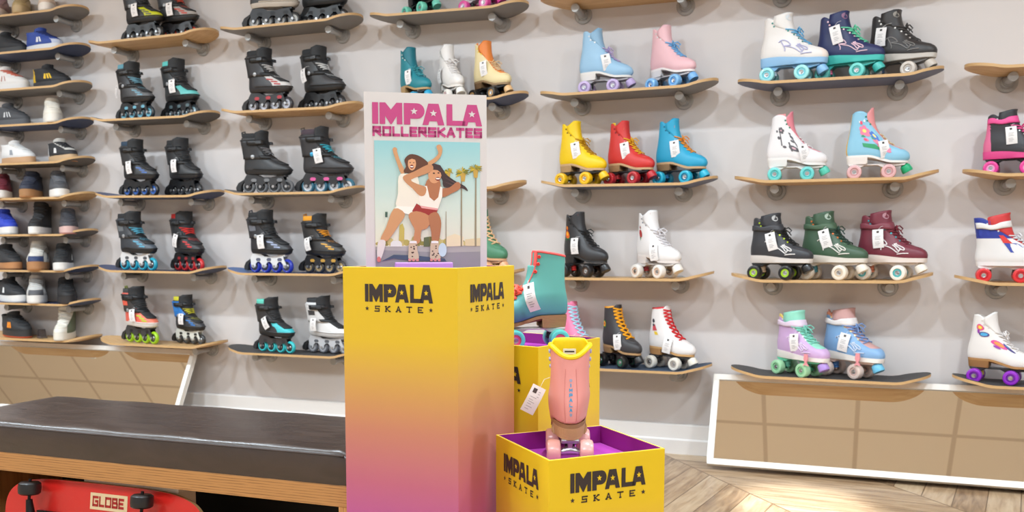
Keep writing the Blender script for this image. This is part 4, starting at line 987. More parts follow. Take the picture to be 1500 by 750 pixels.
# ------------------------------------------------------------------ skates and shoes on the shelves
def on_shelf(key, u, dz=0.0, y=-0.115):
    x, z, sl = SHELF[key]
    return (u, y, z + sl * (u - x) + 0.0012 + dz), -math.atan(sl)
GQ, GR, GI, GS_ = 'heeled boot roller skates on the wall shelves', 'sneaker style roller skates on the wall shelves', 'inline skates on the wall shelves', 'sneakers on the left wall shelves'
def Q(key, u, yaw, s, label, **c):
    loc, ry = on_shelf(key, u, y=-0.115 + c.get('dy', 0))
    return quad(label, GR if c.get('style') in ('rio', 'shell') else GQ, loc, yaw, s * (0.98 if c.get('style') == 'rio' else 0.90 if c.get('style') == 'shell' else 0.925), c, ry)
def I(key, u, yaw, s, label, **c):
    loc, ry = on_shelf(key, u, y=-0.115 + c.get('dy', 0)); return inline(label, GI, loc, yaw, s * 0.90, c, ry)
def scaled(k, layers): return [(c, [[(x * k, y * k) for x, y in p] for p in ps], z, a) for c, ps, z, a in layers]
K = (30, 30, 32); DK = (44, 44, 47); WHT = (238, 234, 230); BRN = (150, 106, 70); TANS = (196, 158, 116); GM = (110, 108, 108)
# top row above the poster
Q('C0', -1.891, -30, 1.0, 'black roller skate with mint wheels on the top shelf above the poster', boot=(40, 40, 44), sole=K, plate=K, wheel=(120, 212, 186), hub=(90, 180, 160), stop=(110, 200, 180), lace=K, truck=(60, 60, 62))
Q('C0', -1.583, -20, 1.0, 'pale roller skate with pink wheels on the top shelf above the poster', boot=(220, 200, 214), sole=WHT, plate=(200, 196, 196), wheel=(232, 76, 160), hub=(240, 180, 210), stop=(232, 76, 160), lace=WHT)
Q('C1', -1.935, -30, 0.99, 'teal roller skate with white eyelets behind the top left of the poster', boot=(32, 130, 142), sole=(190, 150, 100), plate=(70, 70, 72), wheel=(40, 150, 190), hub=(20, 90, 120), stop=(40, 160, 200), lace=(60, 150, 160), tongue=(24, 112, 126), lace_n=4, lace_top=.10, tagpos=(.080, 70, .15), collar=(28, 118, 130))
Q('C1', -1.746, -44, 0.99, 'white roller skate turned toe forward behind the top of the poster', boot=(232, 226, 222), sole=(226, 220, 214), plate=(206, 204, 202), wheel=(238, 230, 222), hub=(226, 190, 190), stop=(238, 234, 228), lace=(228, 222, 220), badge=(224, 190, 200), badge_round=False, tagpos=(.075, 95, .1))
Q('C1', -1.54, -25, 0.99, 'cream roller skate with an orange tongue right of the poster top', boot=(234, 214, 164), sole=(150, 120, 84), heel=(120, 90, 60), plate=K, wheel=(34, 32, 32), hub=(206, 160, 100), stop=(230, 184, 130), lace=(230, 196, 150), tongue=(230, 130, 56), eye=(240, 214, 60), lining=(230, 130, 56), lace_n=4, lace_top=.10, tagpos=(.095, 72, .15), truck=(50, 50, 50))
Q('C3', -1.563, -30, 1.12, 'green roller skate with peach laces peeking out right of the poster', boot=(76, 132, 100), sole=(214, 160, 120), plate=(190, 150, 120), wheel=(228, 168, 126), hub=(214, 150, 110), stop=(232, 170, 128), lace=(240, 196, 150), lace_r=.0032, gap2=38, notch=False, lace_top=.165, lace_n=7, bow=False)
Q('D1', -0.994, -2, 1.03, 'pastel blue roller skate with lilac wheels', boot=(152, 190, 218), sole=(226, 220, 214), heel=(226, 220, 214), plate=(170, 164, 166), wheel=(196, 172, 214), hub=(150, 130, 170), stop=(190, 168, 212), lace=(190, 172, 214), tongue=(140, 178, 206), gap=22, lace_top=.112, tagpos=(.082, 60, .2))
Q('D1', -0.697, -28, 1.0, 'pastel pink roller skate with blue laces and blue wheels', boot=(232, 184, 190), sole=(236, 226, 224), heel=(222, 216, 216), plate=(190, 184, 186), wheel=(128, 184, 232), hub=(90, 150, 210), stop=(120, 176, 230), lace=(118, 178, 226), lace_r=.0032, lace_top=.118, gap=24)
Q('D2', -1.098, -18, 1.04, 'bright yellow roller skate on the shelf beside the red one', boot=(240, 198, 10), sole=TANS, heel=(176, 140, 96), plate=K, wheel=(246, 190, 20), hub=(230, 170, 20), stop=(246, 196, 30), lace=(190, 140, 10), eye=(120, 90, 20), truck=K, cushion=(230, 180, 20), tagpos=(.100, 66, .2), dy=-0.012)
Q('D2', -0.879, -22, 1.02, 'bright red roller skate with yellow laces between the yellow and blue ones', boot=(206, 50, 46), sole=TANS, heel=(170, 132, 92), plate=K, wheel=(186, 36, 44), hub=(150, 24, 30), stop=(190, 30, 40), lace=(236, 176, 30), eye=(120, 30, 30), truck=K, cushion=(190, 40, 40), lining=(220, 180, 40), badge=(216, 130, 50), badge_round=False, badge_dz=-.03, tagpos=(.098, 62, .2))
Q('D2', -0.657, -18, 1.03, 'bright sky blue roller skate with orange laces on the same shelf as the red one', boot=(40, 160, 198), sole=TANS, heel=(150, 118, 84), plate=K, wheel=(34, 176, 206), hub=(24, 120, 150), stop=(34, 178, 208), lace=(240, 150, 40), eye=(24, 100, 130), truck=K, cushion=(40, 120, 170), badge=(230, 140, 110), badge_round=False, badge_dz=-.03, tagpos=(.098, 66, .15), dy=0.015)
ROSE = [((36, 130, 60), [[(-.010, -.034), (.0, -.018), (-.012, -.016)], [(.008, -.030), (.012, -.014), (.0, -.018)], [(-.002, .022), (.004, .040), (.008, .024)]], .100, 118), ((226, 96, 30), [circ(0, -.004, .014, 10, .018), circ(.002, .026, .008, 8, .010)], .100, 118), ((246, 176, 40), [circ(.001, .0, .007, 8, .010), circ(.002, .028, .004, 8)], .100, 118)]
Q('D3', -1.083, -26, 1.07, 'black roller skate with an orange embroidered rose, on the shelf behind the teal skate', boot=(50, 48, 50), sole=(40, 38, 38), plate=K, wheel=(34, 30, 30), hub=(90, 70, 60), stop=(36, 34, 36), lace=(30, 30, 32), eye=(30, 30, 32), truck=K, cushion=(206, 40, 40), badge=(210, 36, 44), badge_round=False, rough=.4, decals=[dict(name='embroidered_rose', layers=ROSE)], tagpos=(.080, 84, .05))
ROSE2 = [((40, 120, 70), [[(-.006, -.034), (.002, -.016), (-.008, -.016)], [(-.002, .020), (.004, .036), (.006, .020)]], .100, 112), ((176, 50, 48), [circ(0, -.002, .010, 10, .018), circ(.001, .026, .005, 8)], .100, 112)]
Q('D3', -0.749, -34, 1.08, 'white roller skate with white wheels and a dark red rose, below the sky blue skate', boot=(236, 230, 228), sole=(226, 214, 208), plate=(214, 206, 202), wheel=(236, 228, 220), hub=(220, 190, 170), stop=(238, 230, 220), lace=(226, 220, 222), eye=(150, 150, 156), cushion=(150, 40, 44), badge=(190, 60, 80), badge_round=False, decals=[dict(name='embroidered_rose', layers=ROSE2)], tagpos=(.062, 72, .12))
Q('D4', -1.121, -38, 1.06, 'bubblegum pink roller skate with pale blue laces, half hidden behind the teal skate', boot=(240, 128, 166), sole=(220, 180, 60), plate=(60, 50, 60), wheel=(230, 60, 150), hub=(240, 160, 200), stop=(230, 60, 150), lace=(176, 214, 232), lace_r=.0036, gap2=38, notch=False, lace_top=.175, lace_n=8, bow=False, eyez=[], tongue_up=.004, tagpos=(.058, 64, .05), gap=25, dy=-0.01)
RASTA = [((40, 120, 60), [circ(-.006, 0, .016, 12, .020)], .105, 118), ((240, 180, 40), [circ(-.005, 0, .011, 12, .014)], .105, 118), ((206, 60, 40), [circ(-.004, 0, .006, 10, .008)], .105, 118)]
Q('D4', -0.91, -34, 1.02, 'dark grey roller skate with bright orange laces', boot=(58, 56, 58), sole=(176, 138, 96), heel=(160, 124, 84), plate=K, wheel=(28, 28, 28), hub=(40, 110, 80), stop=(28, 28, 30), lace=(240, 164, 30), lace_r=.0040, gap2=38, notch=False, lace_top=.178, lace_n=8, bow=False, eyez=[], tongue_up=.004, truck=K, collar=(236, 160, 40), decals=[dict(name='round_patch', layers=RASTA)], tagpos=(.070, 66, .12), gap=28)
PATCH = [((206, 80, 90), [[(-.014, -.022), (.010, -.020), (.006, .010), (-.010, .006)]], .100, 112), ((60, 60, 70), [circ(-.002, .026, .010, 10), circ(-.004, .006, .007, 8)], .100, 112), ((236, 200, 60), [[(-.006, -.040), (.008, -.040), (.008, -.026), (-.006, -.024)]], .100, 112)]
Q('D4', -0.684, -25, 1.02, 'white roller skate with bright red laces', boot=(236, 230, 228), sole=(196, 152, 100), heel=(176, 130, 84), plate=(50, 50, 54), wheel=(234, 226, 214), hub=(180, 170, 160), stop=(236, 228, 214), lace=(212, 36, 44), lace_r=.0038, gap2=38, notch=False, lace_top=.176, lace_n=8, bow=False, eyez=[], tongue=(232, 222, 220), tongue_up=.004, collar=(206, 40, 50), truck=(60, 60, 62), decals=[dict(name='printed_patch', layers=PATCH)], tagpos=(.062, 72, -.2), gap=28, dy=0.012)
Q('E1', -0.196, -8, 1.03, 'white canvas roller skate with blue sole plate, laces and pale turquoise wheels', style='rio', boot=(232, 226, 222), sole=(148, 190, 226), plate=(132, 182, 222), wheel=(158, 222, 222), hub=(120, 200, 210), stop=(140, 190, 230), lace=(110, 180, 222), toe=(240, 224, 214), mid=.014, plate_t=.016, script=(186, 184, 218), truck=(130, 184, 224), cushion=(220, 230, 240), eye=(70, 140, 130), badge=(220, 226, 232), bow=True, dy=-0.034)
Q('E1', 0.022, -14, 1.02, 'navy canvas roller skate with a turquoise sole plate and mint laces', style='rio', boot=(40, 48, 92), mid=.014, plate_t=.016, sole=(70, 190, 180), plate=(64, 182, 172), wheel=(110, 210, 200), hub=(70, 170, 164), stop=(70, 190, 180), lace=(110, 216, 176), script=(236, 200, 214), truck=(70, 184, 176), cushion=(230, 120, 150), eye=(230, 190, 200), badge=(150, 110, 140), tagpos=(.130, 86, .25), dy=0)
Q('E1', 0.220, -20, 1.01, 'charcoal canvas roller skate with a pale grey sole and beige wheels, upper right', style='rio', boot=(54, 50, 50), sole=(206, 198, 190), plate_t=.016, plate=(120, 114, 110), wheel=(214, 200, 188), hub=(190, 176, 164), stop=(206, 192, 178), lace=(70, 66, 66), script=(130, 126, 124), truck=(110, 108, 106), cushion=(70, 90, 120), eye=(226, 220, 214), badge=(150, 144, 136), tagpos=(.118, 95, -.05), dy=0.034)
FL = scaled(1.35, [((236, 130, 160), flower(0, .004, .018) + flower(.020, -.034, .016) + [circ(-.008, -.024, .006)], .100, 92), ((72, 116, 200), flower(.024, -.010, .013), .100, 92), ((246, 226, 120), [circ(0, .004, .006), circ(.024, -.010, .005)], .100, 92), ((236, 80, 110), [circ(-.004, .030, .006), circ(.020, -.034, .007), circ(-.010, -.024, .004)], .100, 92), ((250, 246, 240), [[(.004, .034), (.012, .044), (.014, .032)], [(-.014, .036), (-.008, .034), (-.014, .028)]], .100, 92), ((60, 160, 110), [[(-.024, -.046), (.014, -.048), (.002, -.036), (-.024, -.034)], [(-.018, -.014), (-.004, -.016), (-.010, -.008)], [(.008, -.020), (.016, -.024), (.010, -.012)]], .100, 92)])
BRANCH = scaled(1.45, [((96, 92, 96), [[(-.020, -.030), (-.017, -.030), (-.008, .026), (-.011, .026)], [(.010, -.040), (.013, -.040), (.020, .010), (.017, .010)], [(-.004, -.046), (-.001, -.046), (.004, -.020), (.001, -.020)]] + flower(-.004, .016, .010) + [circ(.012, -.016, .004), circ(-.018, -.006, .005), circ(.002, -.036, .008), circ(-.014, -.034, .004), circ(.020, -.004, .005), circ(-.022, .014, .004), circ(.022, .006, .003)], .098, 94), ((214, 170, 180), [circ(-.004, .016, .003), circ(.002, -.036, .003)], .098, 94)])
Q('E2', -0.170, 2, 1.02, 'white roller skate with grey twig print, pink tongue and turquoise wheels', boot=(236, 230, 230), sole=(234, 228, 224), heel=(230, 224, 220), plate=(222, 216, 212), wheel=(108, 206, 202), hub=(80, 180, 180), stop=(90, 200, 176), tongue=(228, 134, 146), lining=(228, 150, 150), eye=(40, 120, 96), lace=(232, 226, 226), lace_top=.10, lace_n=4, bow=False, tf=.012, tb=-.012, gap=20, gap2=64, cushion=(236, 190, 170), decals=[dict(name='twig_print', layers=BRANCH)], tagpos=(.068, 62, .25))
Q('E2', 0.145, 0, 1.02, 'sky blue roller skate with a bright flower print and dusty pink wheels', boot=(142, 196, 220), sole=(236, 228, 222), heel=(232, 222, 214), plate=(222, 212, 206), wheel=(222, 172, 172), hub=(200, 150, 150), stop=(30, 170, 116), tongue=(232, 150, 150), back=(236, 186, 60), backw=2.85, eye=(36, 120, 90), lace=(232, 212, 170), lace_top=.10, lace_n=4, bow=False, tf=.012, tb=-.012, gap=20, gap2=64, cushion=(220, 190, 60), decals=[dict(name='flower_print', layers=FL)], tagpos=(.072, 60, .2))
Q('E3', -0.225, -20, 1.03, 'charcoal canvas roller skate with lime ringed black wheels', style='rio', boot=(56, 56, 60), sole=(222, 214, 208), plate=(44, 44, 46), wheel=(30, 30, 30), hub=(164, 200, 50), stop=(34, 34, 36), lace=(30, 30, 32), script=(236, 232, 230), truck=(50, 50, 52), cushion=(190, 160, 130), eye=(190, 214, 40), badge=(190, 190, 190), strap=(62, 62, 66), strap_z=.112, tagpos=(.105, 78, .25), dy=-0.034)
Q('E3', -0.014, -21, 1.05, 'dark green canvas roller skate with cream wheels', style='rio', boot=(66, 92, 70), sole=(226, 218, 208), plate=(222, 212, 202), wheel=(236, 224, 208), hub=(216, 196, 172), stop=(238, 228, 214), lace=(50, 76, 66), script=(232, 228, 220), truck=(160, 160, 160), cushion=(70, 130, 140), eye=(216, 110, 50), badge=(176, 190, 176), strap=(72, 98, 74), strap_z=.112, tagpos=(.112, 74, .3))
Q('E3', 0.210, -21, 1.05, 'maroon canvas roller skate with cream and teal wheels', style='rio', boot=(118, 46, 60), sole=(230, 216, 208), plate=(226, 214, 206), wheel=(238, 230, 218), hub=(90, 176, 176), stop=(240, 232, 220), lace=(120, 40, 54), script=(238, 230, 230), truck=(180, 176, 172), cushion=(190, 110, 80), eye=(50, 150, 160), badge=(176, 130, 140), strap=(128, 58, 70), strap_z=.112, tagpos=(.112, 82, .08), dy=0.022)
Q('E4', -0.128, -40, 1.02, 'lilac roller skate with mint tongue and pale green wheels over the right mirror', style='rio', boot=(206, 170, 212), sole=(240, 232, 228), plate=(110, 204, 170), wheel=(166, 216, 170), hub=(130, 190, 140), stop=(176, 140, 214), lace=(130, 208, 190), tongue=(150, 220, 196), script=(226, 206, 230), truck=(110, 200, 170), cushion=(110, 190, 160), eye=(236, 230, 232), strap=(228, 208, 228), strap_z=.118, collar=(222, 196, 110), tagpos=(.090, 68, .12), charm=(.022, 66), dy=-0.015)
Q('E4', 0.074, -36, 1.07, 'light blue roller skate with a white ankle strap and pale pink wheels', style='rio', boot=(132, 172, 214), sole=(244, 238, 232), plate=(228, 200, 188), wheel=(226, 204, 194), hub=(210, 180, 170), stop=(110, 190, 226), lace=(120, 150, 200), tongue=(206, 160, 156), script=(206, 216, 232), truck=(226, 196, 184), cushion=(70, 120, 180), eye=(230, 210, 150), strap=(232, 224, 222), strap_z=.118, collar=(214, 140, 110), heel_tab=(206, 150, 140), tagpos=(.088, 66, -.2), charm=(.024, 70), dy=0.02)
Q('F2', 0.650, -12, 0.93, 'pink and black roller skate with pink wheels cut by the right edge', style='rio', boot=(52, 50, 54), sole=(226, 76, 140), plate=K, wheel=(232, 60, 146), hub=(240, 150, 196), stop=(232, 60, 146), lace=(232, 90, 150), collar=(52, 50, 54), back=(226, 110, 150), strap=(236, 84, 150), strap_z=.128, truck=K, tagpos=(.112, 72, .1))
Q('F3', 0.640, -6, 1.03, 'red, white and blue adjustable roller skate with red wheels at the right edge', style='shell', boot=(226, 222, 220), sole=(232, 228, 226), plate=(226, 222, 220), wheel=(214, 44, 50), hub=(190, 30, 40), stop=(214, 44, 50), lace=(226, 226, 230), tongue=(206, 60, 60), collar=(44, 60, 150), collar_h=.085, strap=(232, 228, 226), strap_z=.150, decals=[dict(name='shoe_panel', layers=[((48, 66, 160), [[(-.040, -.012), (.050, -.016), (.030, .026), (-.030, .030)]], .060, 70), ((240, 238, 236), [[(.000, -.012), (.008, -.012), (.026, .022), (.018, .023)], [(.016, -.013), (.023, -.013), (.036, .014), (.030, .019)]], .060, 70), ((216, 60, 56), [[(-.022, .028), (.020, .026), (.010, .060), (-.016, .062)]], .060, 76), ((48, 66, 160), [[(-.036, -.022), (.012, -.022), (.012, .030), (-.030, .034)]], .140, 110)])])
BUTT = [((222, 70, 150), [circ(-.030, .036, .022, 12, .015), circ(.016, -.026, .024, 12, .013)], .100, 84), ((244, 150, 70), [circ(-.030, .036, .016, 12, .010), circ(.016, -.026, .016, 10, .008)], .100, 84), ((250, 220, 90), [circ(-.029, .036, .009, 10, .006)], .100, 84),
        ((70, 60, 130), [circ(-.018, .006, .021, 12, .011), circ(.046, -.030, .010, 10, .014)], .100, 84), ((80, 170, 216), [circ(-.018, .006, .015, 12, .007), circ(.046, -.030, .006, 8, .009)], .100, 84), ((150, 60, 170), [circ(-.040, .018, .007, 8, .010), circ(-.002, -.040, .008, 8, .005)], .100, 84)]
Q('F4', 0.630, -16, 1.02, 'white roller skate with a rainbow butterfly print and purple wheels at the right edge', boot=(236, 230, 226), sole=(170, 124, 76), heel=(150, 106, 62), plate=(44, 44, 46), wheel=(146, 40, 190), hub=(110, 30, 150), stop=(146, 40, 190), lace=(236, 230, 228), eye=(220, 210, 206), truck=(50, 50, 52), cushion=(200, 180, 60), decals=[dict(name='butterfly_print', layers=BUTT)])

# ---- inline skates
I('A0', -3.509, -8, 1.0, 'black inline skate with a bright yellow toe on the top left shelf', shell=DK, toe=(200, 200, 40), frame=K, wheel=(40, 40, 42), hub=(180, 180, 180), tagpos=(.10, 70, .1), vent=(90, 90, 92), dy=-0.026)
I('A0', -3.327, -6, 1.0, 'grey toed inline skate with red trim on the top left shelf', shell=(60, 60, 62), toe=(170, 162, 156), vent=(206, 70, 50), lace=(206, 80, 60), frame=(44, 42, 44), wheel=(40, 40, 42), hub=(214, 70, 50), tagpos=(.10, 70, .1), dy=0.026)
I('A1', -3.578, -12, 1.0, 'black and grey inline skate with dull blue trim, left of the turquoise toed one', shell=(62, 62, 64), toe=(98, 98, 100), cuff=(40, 40, 44), vent=(110, 160, 180), liner=(96, 150, 166), lace=(120, 170, 190), frame=K, wheel=(52, 60, 66), hub=(120, 190, 210), cut=(110, 170, 190), tagpos=(.10, 128, -.1), dy=-0.026)
I('A1', -3.327, -16, 1.04, 'black inline skate with a turquoise toe and collar', shell=(44, 46, 48), toe=(100, 190, 186), liner=(96, 196, 190), frame=K, wheel=(46, 50, 54), hub=(170, 200, 210), tagpos=(.112, 60, .1), cut=(90, 110, 116), dy=0.026)
I('A2', -3.571, -10, 1.0, 'black inline skate with a little blue on its frame, under the black and grey one', shell=(52, 52, 54), toe=(58, 58, 60), liner=(44, 64, 84), frame=K, wheel=(40, 40, 44), hub=(60, 110, 190), vent=(60, 100, 170), tagpos=(.102, 80, .15), dy=-0.026)
I('A2', -3.319, -16, 1.02, 'all black inline skate above the red wheeled one', shell=(46, 46, 48), toe=(54, 54, 56), frame=K, wheel=(38, 38, 40), hub=(90, 90, 92), tagpos=(.108, 72, .05), dy=0.026)
I('A3', -3.605, -10, 1.05, 'dark inline skate with a white frame and turquoise wheels', shell=(58, 62, 68), toe=(84, 92, 102), cuff=(66, 70, 76), vent=(80, 160, 190), lace=(90, 170, 196), frame=(224, 220, 218), wheel=(40, 164, 190), hub=(60, 60, 64), cut=(80, 80, 84), cuff_mark=(110, 114, 118), dy=-0.026)
I('A3', -3.312, -22, 1.05, 'black inline skate with red wheels and red laces', shell=(46, 44, 46), toe=(52, 50, 52), vent=(206, 40, 40), lace=(214, 50, 46), liner=(200, 50, 46), frame=K, wheel=(206, 40, 44), hub=(60, 40, 42), cut=(150, 40, 44), cuff=(40, 40, 42), tagpos=(.105, 78, -.2), dy=0.026)
I('A4', -3.600, -14, 1.02, 'coral and black inline skate with lime wheels and a white toe bumper', shell=(228, 100, 84), toe=(226, 116, 90), bumper=(228, 224, 220), cuff=(58, 54, 54), cuff_mark=(230, 96, 76), vent=(170, 206, 40), liner=(60, 60, 60), frame=(56, 56, 58), wheel=(160, 206, 30), hub=(70, 80, 50), tagpos=(.10, 66, .1), loop=(150, 170, 70), dy=-0.026)
I('A4', -3.318, -14, 0.88, 'small blue and black inline skate with a white cut out frame', shell=(50, 50, 54), toe=(60, 60, 64), cuff=(44, 120, 196), cuff_mark=(50, 130, 210), vent=(44, 120, 196), liner=(206, 196, 50), frame=(214, 214, 206), wheel=(46, 46, 48), hub=(90, 90, 90), lace=(200, 190, 50), tagpos=(.108, 66, -.05), cut=(30, 30, 32), dy=0.026)
I('B0', -2.700, 4, 1.04, 'large black skate boot with a pale grey stripe on the top shelf', shell=(48, 48, 50), toe=(52, 52, 54), bumper=(196, 184, 172), frame=(40, 40, 44), wheel=(56, 56, 58), hub=(200, 196, 190), dy=-0.026)
I('B0', -2.443, -6, 1.04, 'plain black skate on the top shelf, right of the pale striped one', shell=(44, 44, 46), toe=(48, 48, 50), frame=K, wheel=(46, 46, 48), hub=(196, 192, 190), dy=0.026)
I('B1', -2.736, -6, 1.03, 'black inline skate with a white and red toe', shell=(48, 46, 48), toe=(206, 200, 196), vent=(176, 40, 40), frame=(40, 38, 40), wheel=(60, 58, 62), hub=(196, 196, 206), cut=(176, 50, 60), loop=(214, 210, 206), lace=(200, 196, 194), bumper=(44, 42, 44), dy=-0.026)
I('B1', -2.453, -14, 1.04, 'black inline skate with white lace loops, right of the red and white toed one', shell=(48, 47, 48), toe=(58, 56, 58), frame=K, wheel=(40, 40, 42), hub=(120, 120, 124), lace=(220, 218, 216), tagpos=(.118, 112, .25), dy=0.026)
I('B2', -2.760, 6, 1.03, 'black inline skate with grey wheels, second shelf down from the white and red toed one', shell=(48, 48, 50), toe=(56, 56, 58), frame=(52, 52, 54), wheel=(110, 110, 112), hub=(52, 52, 54), cut=(120, 120, 122), loop=(60, 60, 62), lace=(130, 130, 134), dy=-0.026)
I('B2', -2.440, 2, 1.08, 'tall black inline skate with pink and turquoise accents beside the poster', shell=(52, 50, 52), toe=(56, 54, 56), liner=(70, 56, 64), pivot=(70, 160, 200), frame=(46, 44, 46), wheel=(60, 110, 130), hub=(226, 224, 226), cut=(220, 90, 150), lace=(60, 180, 200), loop=(120, 120, 120), tagpos=(.120, 70, .2), bumper=(48, 46, 48), dy=0.026)
I('B3', -2.752, -10, 1.06, 'black inline skate with a white frame and royal blue wheels', shell=(50, 50, 54), toe=(58, 58, 62), vent=(150, 160, 190), frame=(222, 220, 220), wheel=(40, 56, 170), hub=(60, 60, 70), cut=(90, 92, 110), loop=(70, 74, 90), tagpos=(.100, 72, .1), cuff_mark=(110, 112, 120), dy=-0.026)
I('B3', -2.466, -10, 0.99, 'black inline skate with orange trim left of the tall yellow box', shell=(52, 50, 50), toe=(64, 62, 60), vent=(220, 160, 40), lace=(226, 150, 40), liner=(230, 154, 40), frame=(44, 43, 44), wheel=(70, 66, 64), hub=(200, 170, 120), cut=(200, 150, 60), tagpos=(.098, 104, .2), loop=(230, 156, 40), dy=0.026)
I('B4', -2.732, -12, 0.94, 'black inline skate with a turquoise toe and big turquoise wheels', shell=(52, 50, 52), toe=(64, 190, 196), liner=(100, 200, 180), frame=(60, 56, 58), wheel=(60, 196, 200), hub=(56, 60, 62), cut=(40, 40, 42), vent=(64, 190, 196), tagpos=(.112, 84, .5), pivot=(90, 200, 200), dy=-0.026)
I('B4', -2.452, -8, 0.97, 'white and black inline skate with a grey frame beside the tall yellow box', shell=(222, 218, 216), toe=(228, 224, 222), bumper=(206, 202, 200), cuff=(214, 210, 208), cuff_mark=(60, 58, 60), liner=(50, 50, 52), frame=(196, 194, 196), wheel=(110, 110, 116), hub=(190, 190, 194), cut=(90, 90, 94), lace=(60, 60, 62), tagpos=(.105, 92, .02), dy=0.026)

# ---- sneakers
def N(row, u, yaw, s, label, **c):
    loc, ry = on_shelf('Z%d' % row, u, 0.003); sneaker(label, GS_, loc, yaw, s, c)
GUM = (186, 130, 84); SW = (232, 228, 224)
N(0, -4.55, -50, 1.0, 'mauve sneaker at the very top left corner', upper=(150, 120, 124), sole=(206, 190, 186))
N(0, -4.385, -50, 1.0, 'olive tan sneaker on the top left shelf between two others', upper=(168, 146, 104), sole=(186, 160, 120), lace=(150, 130, 96))
N(0, -4.200, -46, 1.0, 'beige and white sneaker at the right end of the top left shelf', upper=(214, 190, 172), sole=(230, 220, 212), stripe=(240, 236, 230))
N(1, -4.493, -6, 0.98, 'black sneaker left of the blue and white one', upper=(40, 40, 44), sole=(54, 54, 56), lace=(30, 30, 32))
N(1, -4.232, -6, 1.0, 'blue and white sneaker', upper=(52, 76, 156), sole=(226, 224, 226), stripe=(226, 226, 230), nstripe=2, toe=(196, 202, 222), lace=(36, 50, 110))
N(2, -4.505, -2, 1.05, 'white sneaker left of the black one with yellow stripes', upper=(226, 220, 216), sole=(228, 222, 218), stripe=(180, 130, 120), wstripe=.003, nstripe=2, lace=(206, 110, 90))
N(2, -4.19, -4, 1.0, 'black sneaker with yellow stripes', upper=(38, 37, 40), sole=(48, 46, 48), stripe=(236, 190, 30), nstripe=3, wstripe=.006, heel=(226, 180, 30))
N(3, -4.50, -4, 1.0, 'dark grey sneaker with pale stripes left of the cream one', upper=(72, 72, 76), sole=(90, 90, 94), stripe=(206, 204, 204), nstripe=3, wstripe=.004)
N(3, -4.195, -42, 1.1, 'cream sneaker turned toe forward', upper=(232, 224, 212), sole=(236, 230, 222), stripe=(206, 204, 206), nstripe=2, wstripe=.003)
N(4, -4.465, -8, 1.0, 'white sneaker with a gum sole and grey stripes', upper=(228, 224, 222), sole=(206, 160, 120), outsole=GUM, stripe=(140, 144, 152), nstripe=1, wstripe=.01, lace=(226, 224, 222))
N(4, -4.135, -18, 1.0, 'black and white sneaker with a gum sole', upper=(44, 43, 46), sole=(206, 170, 130), outsole=GUM, stripe=(230, 226, 224), wstripe=.012, heel=(228, 224, 222), tongue=(200, 196, 190))
N(5, -4.60, -46, 1.1, 'maroon sneaker at the left edge', upper=(112, 40, 52), sole=SW)
N(5, -4.378, -54, 1.15, 'dark navy sneaker with a brown gum sole between maroon and grey sneakers', upper=(48, 52, 68), sole=(166, 120, 78), outsole=GUM, lace=(60, 62, 76))
N(5, -4.173, -40, 1.12, 'dark grey sneaker with a white sole on the natural wood shelf', upper=(84, 84, 88), sole=SW, heel=(40, 40, 44), lace=(110, 110, 114))
N(6, -4.59, -28, 1.1, 'bright blue sneaker with a white sole at the left edge', upper=(46, 70, 186), sole=SW, lace=(40, 56, 150))
N(6, -4.324, -58, 1.05, 'black high top sneaker with a white sole', high=True, upper=(40, 39, 41), sole=SW, lace=(50, 50, 52))
N(6, -4.115, -44, 1.08, 'charcoal sneaker with a thick pale pink sole', upper=(66, 66, 72), sole=(214, 178, 172), outsole=(190, 130, 126), stripe=(206, 204, 206), wstripe=.003)
N(7, -4.58, -24, 1.1, 'black sneaker with a gum sole at the left edge', upper=(44, 43, 45), sole=GUM, outsole=(150, 100, 64), stripe=(226, 222, 220), wstripe=.003)
N(7, -4.349, -50, 1.22, 'white and navy sneaker with a gum sole', upper=(222, 216, 208), toe=(52, 66, 104), sole=(176, 126, 84), outsole=GUM, stripe=(48, 60, 100), wstripe=.010, heel=(50, 62, 100))
N(7, -4.164, -50, 1.12, 'black sneaker with a white sole and white side flash', upper=(42, 42, 44), sole=SW, stripe=(230, 228, 226), wstripe=.010)
N(8, -4.565, -20, 1.06, 'black and white skate sneaker on the second lowest sneaker shelf', upper=(44, 44, 47), sole=SW, stripe=(226, 224, 222), wstripe=.009)
N(8, -4.372, -46, 1.16, 'grey and white skate sneaker between two black ones', upper=(206, 202, 198), toe=(92, 92, 96), sole=SW, stripe=(90, 90, 94), wstripe=.009)
N(8, -4.15, -40, 1.1, 'plain black sneaker with a black sole', upper=(36, 35, 37), sole=(46, 42, 42), lace=(28, 28, 30))
N(9, -4.540, -18, 1.1, 'black sneaker with orange and yellow flames', upper=(42, 42, 44), sole=(48, 48, 50), outsole=(190, 80, 50), stripe=(240, 140, 30), nstripe=2, wstripe=.008)
N(9, -4.174, -58, 1.05, 'green and white high sneaker at the bottom left', high=True, upper=(108, 116, 92), toe=(226, 220, 208), tongue=(226, 220, 206), sole=(232, 226, 214), lace=(236, 230, 220), heel=(120, 124, 100))
bx = thing('shoe_stand', 'small dark block between the flame sneaker and the green one', 'shoe stand', (-4.345, -0.12, ZT[9] + 0.001), -0.4)
bm2 = MB(); bm2.box(-.026, .026, -.022, .022, 0, .012, 0, .002); bm2.box(-.021, .021, -.018, .018, .012, .052, 1, .003); bm2.build('block', [mat((90, 78, 72), 0.35), mat((70, 60, 58), 0.2)], bx, smooth=False, bevel=.002)

